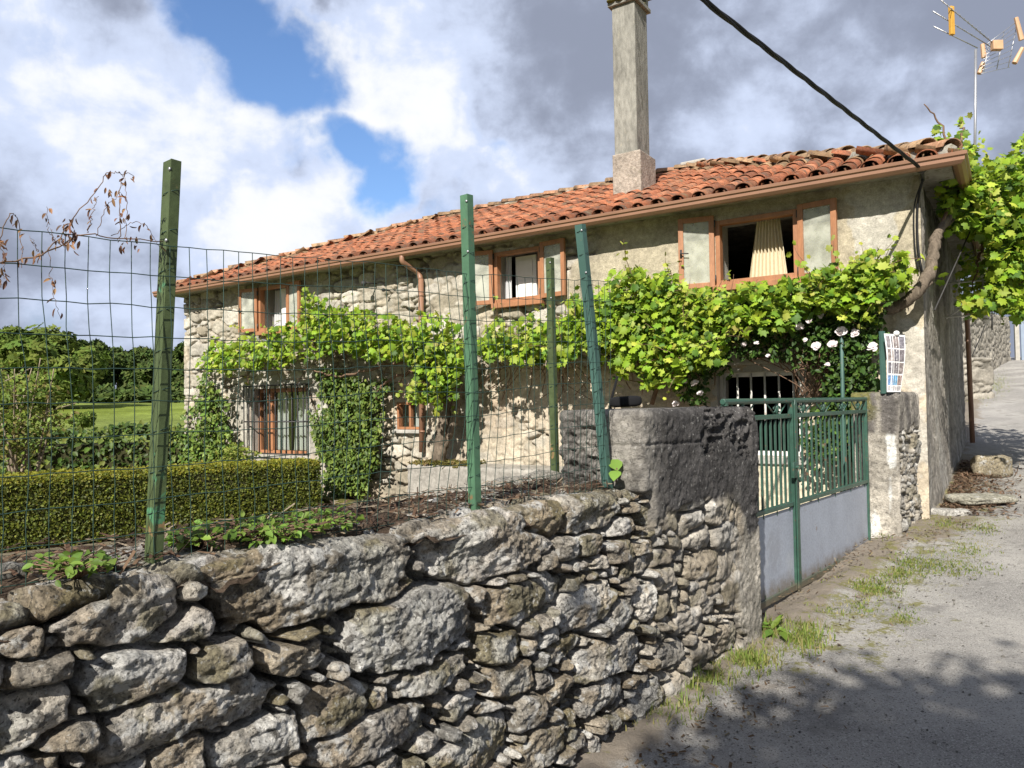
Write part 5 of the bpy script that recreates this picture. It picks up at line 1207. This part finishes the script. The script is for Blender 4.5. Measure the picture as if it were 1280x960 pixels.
pm = M('photo_print', None, .5, [(25, .45), (60, .4)], [(40, .58, .66, (.5, .48, .47), .6), (30, .6, .66, (.06, .05, .05), .7)])
for row, (v0, v1) in enumerate(((.03, .24), (.26, .47), (.49, .68), (.71, .88), (.90, .975))):
    for cidx in range(3):
        u0, u1 = .05+cidx*.315, .05+cidx*.315+.28; c = [(.19, .17, .18), (.24, .20, .19), (.16, .15, .17)][(row+cidx) % 3]
        if row == 3: c = [(.14, .24, .42), (.10, .30, .50), (.30, .22, .20)][cidx]
        if row == 4: c = (.42, .40, .40)
        b = MB(); vs = np.linspace(v0, v1, 5); V = [pp(u, v, .0015) for u in (u0, u1) for v in vs]; b.add(V, grid_faces(2, 5).tolist(), c); b.build('photograph', pm, poster)
b = MB(); b.ball(pp(.55, -.02, .01), (.03, .02, .025), 6); b.build('clip', MAT['white'], poster)

# black-headed tool standing behind the pillar
b = MB(); c = at(782, 502, 4.55); b.ball((0, 0, 0), 1, 10); vb = b.v[0]; vb = vb/((np.abs(vb)**5).sum(1)**.2)[:, None]; b.v[0] = c+np.outer(vb[:, 0]*.092, unit(np.array([1, .1, .045])))+np.outer(vb[:, 1]*.05, unit(np.array([-.1, 1, 0])))+np.outer(vb[:, 2]*.032, Z3); b.tube([at(762, 512, 4.62), at(764, 500, 4.62), at(772, 470, 4.62)], .008, 6)
b.build('black_tool', MAT['black'], None, label='black rounded rubber head of a tool with a thin rod, showing over the pillar top', category='tool')

# garden edging, low walls
def stone_box(name, p0, p1, hgt, thick, z0, mat, res=.03, **kw):
    p0 = np.array(p0, float); p1 = np.array(p1, float); d = (p1-p0)/np.linalg.norm(p1-p0); nrm = np.array([d[1], -d[0]])
    def rel(S, Z): return fbm(S*4, Z*4, 301, 4)*.03+fbm(S*17, Z*17, 302, 3)*.015, np.ones(S.shape+(3,))*.4*(1+fbm(S*3, Z*3, 303, 4)[..., None]*.4)
    return wrap_block(name, [p0-nrm*thick, p0, p1, p1-nrm*thick], z0, z0+hgt, rel, mat, res, res, .03, **kw)
bw0 = fac(6.75, 0, .62); bw1 = fac(4.15, 0, .62)
stone_box('planter_wall', bw0[:2], bw1[:2], .84, .60, -.1, MAT['plaster_step'], label='grey rendered planter against the house front at the foot of the vine trunk', category='planter')
n = 900; s_ = rng.random(n)**.8; P = np.array([fac(6.7-1.0*q, .735+.03*rng.random(), .1+.5*rng.random()) for q in s_]); leaves(P, Z3, .05, CLUMP, [(.17, .15, .04), (.20, .15, .06), (.13, .12, .04)], 'moss', MAT['leaf_far'], None, .5, -.2, kind='stuff')
stone_box('garden_kerb', fac(8.75, 0, .75)[:2], fac(6.8, 0, .75)[:2], .20, .25, -.06, MAT['moss'], label='low mossy kerb at the foot of the house between ivy and planter', category='kerb')
for x, y, s, lab in ((640, 603, .17, 'left of the two'), (678, 596, .15, 'right of the two')):
    c = at(x, y+2, 4.3); m = MB(); m.ball(c, (s*1.0, s*.5, .045), 8); o = m.build('edging_stone', MAT['rubble'], None, cols=None) if False else None
    V = np.concatenate(m.v)-c; q = unit(V); V = V*(1+.25*fbm(q[:, 0]*3+x, q[:, 1]*3+q[:, 2]*2, 311, 3)[:, None]); rotz = R(42); V = np.column_stack([V[:, 0]*math.cos(rotz)-V[:, 1]*math.sin(rotz), V[:, 0]*math.sin(rotz)+V[:, 1]*math.cos(rotz), V[:, 2]])+c
    mk('edging_stone', V, [np.array(m.f3), np.array(m.f4)], MAT['rubble'], None, np.tile((.30, .28, .24), (len(V), 1)), label=lab+' flat stones lying on the soil behind the middle fence post', category='stone', group='stones on the soil bed')
# garden path strip in front of the hedge
s_ = np.linspace(0, Lh+1.2, 60); V = np.concatenate([np.column_stack([A0[0]+hd[0]*s_-hb[0]*o, A0[1]+hd[1]*s_-hb[1]*o, np.full(60, -.085+z)]) for o, z in ((.45, 0), (1.0, .0))])
mk('garden_path', V, np.stack([np.arange(59), np.arange(59)+60, np.arange(59)+61, np.arange(59)+1], 1)[:, ::-1], MAT['path'], None, kind='structure')

# stones beside the gable, in the lane
def boulder(c, half, rot, label, name='loose_stone', seed=1, p=4, col=(.34, .32, .27), tilt=0.):
    m = MB(); m.ball((0, 0, 0), 1, 14); V = np.concatenate(m.v); q = V/((np.abs(V)**p).sum(1)**(1/p))[:, None]
    q = q*(1+.16*fbm(q[:, 0]*1.6+seed*5, q[:, 1]*1.6+q[:, 2]*1.3, 320+seed, 4)[:, None]); q = q*np.asarray(half)
    q = q+.02*fbm(q[:, 0]*14, q[:, 1]*14+q[:, 2]*9, 330+seed, 3)[:, None]
    M_ = np.array(Matrix.Rotation(rot, 3, 'Z') @ Matrix.Rotation(tilt, 3, 'Y')); V = q@M_.T+np.asarray(c)
    cc = np.asarray(col)*(1+fbm(q[:, 0]*8, q[:, 1]*8+q[:, 2]*8, 340, 4)[:, None]*.4)
    mk(name, V, [np.array(m.f3), np.array(m.f4)], MAT['rubble'], None, cc, label=label, category='stone')
g = C+G*.95+GN*.42; boulder((g[0], g[1], lane_z(g[0], g[1])+.06), (.36, .22, .05), R(10), 'flat weathered stone slab on the verge at the foot of the house corner', 'stone_slab', 3, col=(.36, .34, .27))
g = C+G*3.2+GN*.50; boulder((g[0], g[1], lane_z(g[0], g[1])+.13), (.17, .2, .14), R(33), 'squat square block at the foot of the gable, by the lane-side downpipe', 'stone_block', 5, p=9, col=(.34, .29, .20))
g = C+G*.3+GN*.15; boulder((g[0], g[1], lane_z(g[0], g[1])+.01), (.22, .10, .05), R(-20), 'small pale stone half buried in front of the flat slab', 'loose_stone', 7, col=(.44, .42, .38))
c = wlp(8, 716, -2.2); boulder((c[0], c[1], 1.20), (.05, .035, .022), R(30), 'small dark stone on the soil at the left end of the wall top', 'loose_stone', 9, col=(.2, .19, .17))

# ------------------------------------------------------------------ far end of the lane
def relief_wall(name, p0, p1, zb, zt_, seed, label, cat, res=.05, thick=.5, rise=0.):
    p0 = np.array(p0, float); p1 = np.array(p1, float); L = np.linalg.norm(p1-p0); d = (p1-p0)/L; nrm = np.array([d[1], -d[0]])
    ce = stones(L+1.2, 4, [(.25, .4, .4, .6, 200), (.12, .22, .4, .7, 1500), (.06, .1, .5, .9, 3000)], seed)
    def rel(S, Z):
        i_, gp_, _ = stone_cells(S, Z-zb, ce, 3.4, .03, seed); h_ = -.07*(1-smooth(gp_, 0, .04))+fbm(S*5, Z*5, seed, 4)*.04
        c_ = FC[(i_*7) % len(FC)]*(1+fbm(S*3, Z*3, seed+1, 4)[..., None]*.5)*(.62-.25*(1-smooth(gp_, 0, .03)))[..., None]; return h_, c_
    o = wrap_block(name, [p0-nrm*thick, p0, p1, p1-nrm*thick], zb, zt_, rel, MAT['facade'], res, res, .06, label=label, category=cat)
    me = o.data; co = np.zeros(len(me.vertices)*3, np.float32); me.vertices.foreach_get('co', co); co = co.reshape(-1, 3); wpos = co+ORG[o.name]
    run = (wpos[:, 0]-p0[0])*d[0]+(wpos[:, 1]-p0[1])*d[1]; co[:, 2] += np.clip(run, 0, L)*rise*smooth(wpos[:, 2], zb, zb+1.5); me.vertices.foreach_set('co', co.ravel()); me.update()
    return o
relief_wall('neighbour_wall', (12.2, 21.0), (21.3, 32.7), 1.0, 4.15, 401, 'tall pale stone wall of the next property up the lane', 'stone wall', rise=.055)
relief_wall('low_stone_wall', (11.35, 19.75), (12.55, 19.95), 1.1, 2.62, 402, 'low rough stone wall stub in front of the tall pale wall', 'stone wall', .03, 1.6)
gd = thing('garage_door', 'pale blue metal door at the top of the lane beyond the tall pale wall', 'door', (22.2, 33.0, 3.2))
b = MB(); dd = unit(np.array([.95, -.3, 0])); 
for q in range(8): b.box(np.array([21.75, 32.75, 4.4])+dd*(.17+.34*q), (dd, np.cross(Z3, dd), Z3), (.163, .03, 1.45))
b.build('door_leaf', MAT['blue_door'], gd, smooth_=False, bevel=.01)
b = MB(); b.box(np.array([21.62, 32.8, 4.5]), (dd, np.cross(Z3, dd), Z3), (.08, .08, 1.6)); b.box(np.array([21.75, 32.7, 5.95])+dd*1.4, (dd, np.cross(Z3, dd), Z3), (1.5, .08, .08)); b.build('door_frame', MAT['granite'], gd, smooth_=False)
b = MB(); b.tube(curve([at(1238, 388, 21.5), at(1226, 420, 21.3), at(1215, 445, 20.5)], 10), .012, 5); b.tube([at(1240, 388, 22), at(1240, 412, 22)], .02, 5); b.build('hanging_wire', MAT['cable'], None, label='thin dark wire hanging down the tall pale wall', category='wire')

# ------------------------------------------------------------------ power cable and aerial
e0 = at(1152, 211, 7.75); e1 = at(880, 0, 4.5); dirc = (e1-e0); far = e0+dirc*2.6+np.array([0, 0, .5])
pts = [e0+(far-e0)*q for q in np.linspace(0, 1, 160)]; pts = np.array(pts); qq = np.linspace(0, 1, 160)
pts[:, 2] -= np.interp(qq, [0, 1/2.6, 1], [0, .19, 0]); pts[:, 2] -= .0
k = (pts[62]-at(880, 0, 4.5)); pts -= np.outer(np.clip(qq*2.6, 0, 1), k*np.array([1, 1, 1]))
dv = unit(pts[-1]-pts[0]); s1 = unit(np.cross(dv, Z3)); s2 = np.cross(dv, s1); b = MB()
for ph in (0, 2.1, 4.2):
    wv_ = [p_+.009*(s1*math.cos(i_*.40+ph)+s2*math.sin(i_*.40+ph)) for i_, p_ in enumerate(pts)]; b.tube(wv_, .0105, 6)
b.build('power_cable', MAT['cable'], None, label='thick black twisted power cable running from the sky to the house corner', category='cable')
b = MB(); b.ball(e0, (.05, .05, .05), 6); b.tube([e0, fac(-.03, e0[2]-.05, .02)], .02, 6); b.build('cable_clamp', MAT['iron'], house)

D0 = 13.0
ant = thing('tv_antenna', 'roof television aerial with orange parts and a grid reflector on a thin pole', 'antenna', at(1219, 230, D0))
b = MB(); b.tube([at(1218, 235, D0), at(1219, 150, D0), at(1219.5, 62, D0)], .022, 8); b.build('mast', MAT['alu'], ant)
b = MB()
booms = [((1176, 0), (1240, 53), 12.6, 13.1), ((1166, 14), (1246, 63), 12.8, 13.2), ((1167, 33), (1222, 60), 12.9, 13.0), ((1178, -6), (1176, 45), 12.6, 12.7)]
for (a, c, d0, d1) in booms[:3]: b.tube([at(*a, d0), at(*c, d1)], .009, 6)
for f in np.linspace(.05, .92, 12):
    a = at(1176, 0, 12.6)*(1-f)+at(1240, 53, 13.1)*f; l_ = .11+.09*f; v = unit(np.array([.45, .8, .25])); b.tube([a-v*l_, a+v*l_], .005, 5)
for f in np.linspace(.05, .6, 6):
    a = at(1166, 14, 12.8)*(1-f)+at(1246, 63, 13.2)*f; v = unit(np.array([.45, .8, .25])); b.tube([a-v*.12, a+v*.12], .005, 5)
b.build('boom', MAT['alu'], ant)
b = MB()
for f in np.linspace(0, 1, 9):
    a = at(1226+6*f, 92-65*f*.55, 13.1+.1*f); c = at(1262+12*f, 84-66*f*.9, 13.5); b.tube([a, c], .005, 5)
for f in (.1, .55, .95):
    b.tube([at(1226+f*36, 92-f*8, 13.1+.4*f), at(1232+f*42, 56-f*31, 13.2+.35*f)], .007, 5)
b.build('reflector_grid', MAT['alu'], ant)
b = MB(); c = at(1189.5, 26, 12.75); b.box(c, (unit(np.array([1., .3, 0])), unit(np.array([-.3, 1, 0])), Z3), (.04, .03, .24)); b.build('dipole_bar', MAT['ochre'], ant, smooth_=False, bevel=.01)
for (x0, y0, x1, y1) in ((1270, 22, 1277, 50), (1278, 60, 1268, 79), (1229, 78, 1224, 92), (1228, 55, 1230, 72)): b = MB(); b.tube([at(x0, y0, 13.45), at(x1, y1, 13.45)], [.035, .045], 6); b.build('plastic_tip', MAT['salmon'], ant, smooth_=False)
b = MB(); b.box(at(1246, 57, 13.1), XYZ, (.085, .05, .08)); b.build('plastic_bracket', MAT['salmon'], ant, smooth_=False, bevel=.01)

# ------------------------------------------------------------------ weeds and grass
def rosette(name, p, n, size, cols, label, cat='weed', spread=.1, hgt=.08, tpl=None, mat='leaf', group=None):
    t = thing(name, label, cat, p, group); P = []; b = MB()
    for q in range(n):
        a = rng.uniform(0, 2*math.pi); r_ = spread*math.sqrt(rng.random()); e = np.asarray(p)+np.array([math.cos(a)*r_, math.sin(a)*r_, hgt*rng.uniform(.4, 1)])
        P.append(e); b.tube([p, (np.asarray(p)+e)/2+Z3*.01, e], .0016, 4)
    leaves(np.array(P), np.array([0, -.25, 1.]), size, tpl or OVAL, cols, 'foliage', MAT[mat], t, .4, .1); b.build('stem', MAT['twig'], t)
    return t
WC = [(.14, .23, .03), (.18, .28, .045), (.10, .17, .025)]
for (x, y, sp, n, lab) in ((335, 672, .20, 90, 'leafy weed patch on the wall top between the two front posts'), (400, 660, .13, 45, 'leafy weeds on the far edge of the wall top near the hedge corner'), (250, 680, .10, 40, 'low leafy weed just right of the nearest fence post'), (95, 703, .10, 36, 'low leafy weed on the soil left of the nearest fence post'), (355, 690, .06, 22, 'small pale weed hanging over the front edge of the wall top')):
    c = wlp(x, y, -2.15 if y < 685 else -2.02); c[2] = 1.19; rosette('weed', c, int(n*3.2), .028, WC, lab, spread=sp, hgt=.055, group='weeds on the wall top')
c = at(770, 598, 3.75); t = thing('broad_leaf_weed', 'young weed with two big pale leaves at the foot of the blackened pillar', 'weed', c)
b = MB(); b.tube([c-Z3*.02, at(771, 585, 3.75)], .004, 5); b.build('stem', MAT['twig'], t)
leaves(np.array([at(771, 588, 3.75), at(772, 589, 3.74)]), np.array([0, -.6, .8]), .085, tpl_oval(.38, .1), [(.20, .32, .06)], 'leaf_pair', MAT['leaf'], t, .15, -.6, .05)
def lane_pt(x, y):
    D = ray(x, y); lo, hi = 1., 60.
    for _ in range(40):
        m = (lo+hi)/2; q = EYE+D*m
        if q[2] > lane_z(q[0], q[1]): lo = m
        else: hi = m
    return EYE+D*lo
for (x, y, n, s, sp, lab) in ((742, 905, 9, .10, .03, 'upright long-leaved weed at the foot of the rubble wall'), (972, 797, 16, .10, .09, 'broad-leaved weed spreading at the right foot of the blackened pillar'), (615, 948, 10, .05, .05, 'small weed at the bottom of the wall near the picture edge'), (880, 828, 14, .05, .07, 'low weed against the base of the blackened pillar')):
    rosette('weed', lane_pt(x, y), n, s, WC, lab, spread=sp, hgt=.07, tpl=tpl_oval(.2, .1), group='weeds along the foot of the wall')
V = []; F = []; Cg = []; n0 = 0
spots = [(930, 830, 34, 16, 520), (1000, 800, 30, 18, 420), (960, 795, 25, 12, 300), (800, 885, 60, 22, 620), (740, 895, 40, 25, 420), (890, 850, 40, 14, 300), (1080, 735, 40, 12, 240), (1150, 705, 50, 10, 300), (1060, 760, 40, 10, 200), (1090, 738, 30, 8, 120), (1030, 768, 20, 8, 90), (1120, 718, 34, 8, 150), (1130, 775, 20, 12, 80), (1210, 690, 30, 10, 140), (1200, 712, 40, 10, 120), (1230, 660, 22, 8, 100), (700, 930, 40, 15, 120), (1245, 480, 18, 14, 220), (1222, 500, 14, 8, 120), (860, 860, 40, 14, 200), (1105, 660, 14, 12, 90), (1180, 655, 24, 6, 80)]
for (x, y, rx, ry, n) in spots:
    for q in range(int(n*3.5)):
        a = rng.uniform(0, 6.283); r_ = rng.random()**.55*rng.choice([.6, 1., 1.5]); p = lane_pt(x+rx*r_*math.cos(a), y+ry*r_*math.sin(a)); h_ = rng.uniform(.005, .027)*(2.2 if y < 520 else 1)*(1.9 if rng.random() < .10 else 1)*(2.2 if y > 780 else 1); w_ = .0028+.002*rng.random()
        d = rng.normal(0, 1, 3); d[2] = 0; d = unit(d); l_ = rng.normal(0, .6)*h_; sd = np.cross(d, Z3)
        V += [p-sd*w_, p+sd*w_, p+sd*w_*.7+d*l_*.4+Z3*h_*.6, p-sd*w_*.7+d*l_*.4+Z3*h_*.6, p+d*l_+Z3*h_]; F += [(n0, n0+1, n0+2), (n0, n0+2, n0+3), (n0+3, n0+2, n0+4)]; n0 += 5
        c = np.array([(.17, .23, .04), (.22, .25, .06), (.13, .19, .03), (.30, .27, .10)][rng.integers(4)]); Cg += [c]*5
mk('grass_tufts', V, np.array(F), MAT['leaf'], None, np.array(Cg), kind='stuff')
# litter and pebbles
V = []; F = []; Cg = []; n0 = 0; oct_ = np.array([(1, 0, 0), (-1, 0, 0), (0, 1, 0), (0, -1, 0), (0, 0, 1), (0, 0, -1)], float); of = [(0, 2, 4), (2, 1, 4), (1, 3, 4), (3, 0, 4), (2, 0, 5), (1, 2, 5), (3, 1, 5), (0, 3, 5)]
for q in range(1500):
    t_ = rng.uniform(2, 9); e = abs(rng.normal(0, .6)); p = wall(t_, 0, WFACE+.03+e); p[2] = lane_z(p[0], p[1])+.006; s = rng.uniform(.003, .009)*(1 if rng.random() < .96 else 1.8)
    V += list(p+oct_*s*np.array([1.2, .9, .7])*rng.uniform(.6, 1.3, (6, 1))); F += [tuple(i_+n0 for i_ in f) for f in of]; n0 += 6; Cg += [np.array([.26, .245, .215])*rng.uniform(.5, 1.2)]*6
mk('pebbles', V, np.array(F), MAT['rubble'], None, np.clip(np.array(Cg), .01, .8), smooth_=False, kind='stuff')
V = []; F = []; Cg = []; n0 = 0
for q in range(1500):
    t_ = rng.uniform(-.2, 3.2); e = rng.uniform(.05, .6); p = wall(t_, WT+.012+rng.random()*.02, WFACE-.07-e); d = unit(rng.normal(0, 1, 3)*np.array([1, 1, .25])); s = rng.uniform(.01, .04); sd = unit(np.cross(d, Z3))*rng.uniform(.001, .005)
    V += [p-d*s-sd, p-d*s+sd, p+d*s+sd, p+d*s-sd+Z3*.004]; F += [(n0, n0+1, n0+2), (n0, n0+2, n0+3)]; n0 += 4; Cg += [np.array([(.10, .06, .04), (.17, .11, .07), (.26, .21, .15), (.06, .04, .03)][rng.integers(4)])]*4
for q in range(1500):
    t_ = rng.uniform(2.2, 9); p = wall(t_, 0, WFACE+(.02+abs(rng.normal(0, .3)) if t_ < 4.7 or t_ > 8 else rng.normal(-.02, .25))); p[2] = lane_z(p[0], p[1])+.004+rng.random()*.015; d = unit(rng.normal(0, 1, 3)*np.array([1, 1, .2])); s = rng.uniform(.006, .022); sd = unit(np.cross(d, Z3))*rng.uniform(.002, .007)
    V += [p-d*s-sd, p-d*s+sd, p+d*s+sd, p+d*s-sd+Z3*.004]; F += [(n0, n0+1, n0+2), (n0, n0+2, n0+3)]; n0 += 4; Cg += [np.array([(.13, .085, .05), (.20, .14, .09), (.09, .065, .045), (.27, .22, .13)][rng.integers(4)])]*4
for q in range(2600):
    b_ = rng.uniform(.2, 4.6); e = .02+abs(rng.normal(0, .32)); p = C+G*b_+GN*(e+.05); p[2] = lane_z(p[0], p[1])+.015+rng.random()*.03; d = unit(rng.normal(0, 1, 3)*np.array([1, 1, .25])); s = rng.uniform(.012, .04); sd = unit(np.cross(d, Z3))*rng.uniform(.004, .012)
    V += [p-d*s-sd, p-d*s+sd, p+d*s+sd, p+d*s-sd+Z3*.006]; F += [(n0, n0+1, n0+2), (n0, n0+2, n0+3)]; n0 += 4; Cg += [np.array([(.13, .08, .05), (.19, .12, .08), (.10, .065, .045), (.24, .17, .11)][rng.integers(4)])]*4
mk('leaf_litter', V, np.array(F), MAT['leaf_far'], None, np.array(Cg), kind='stuff')
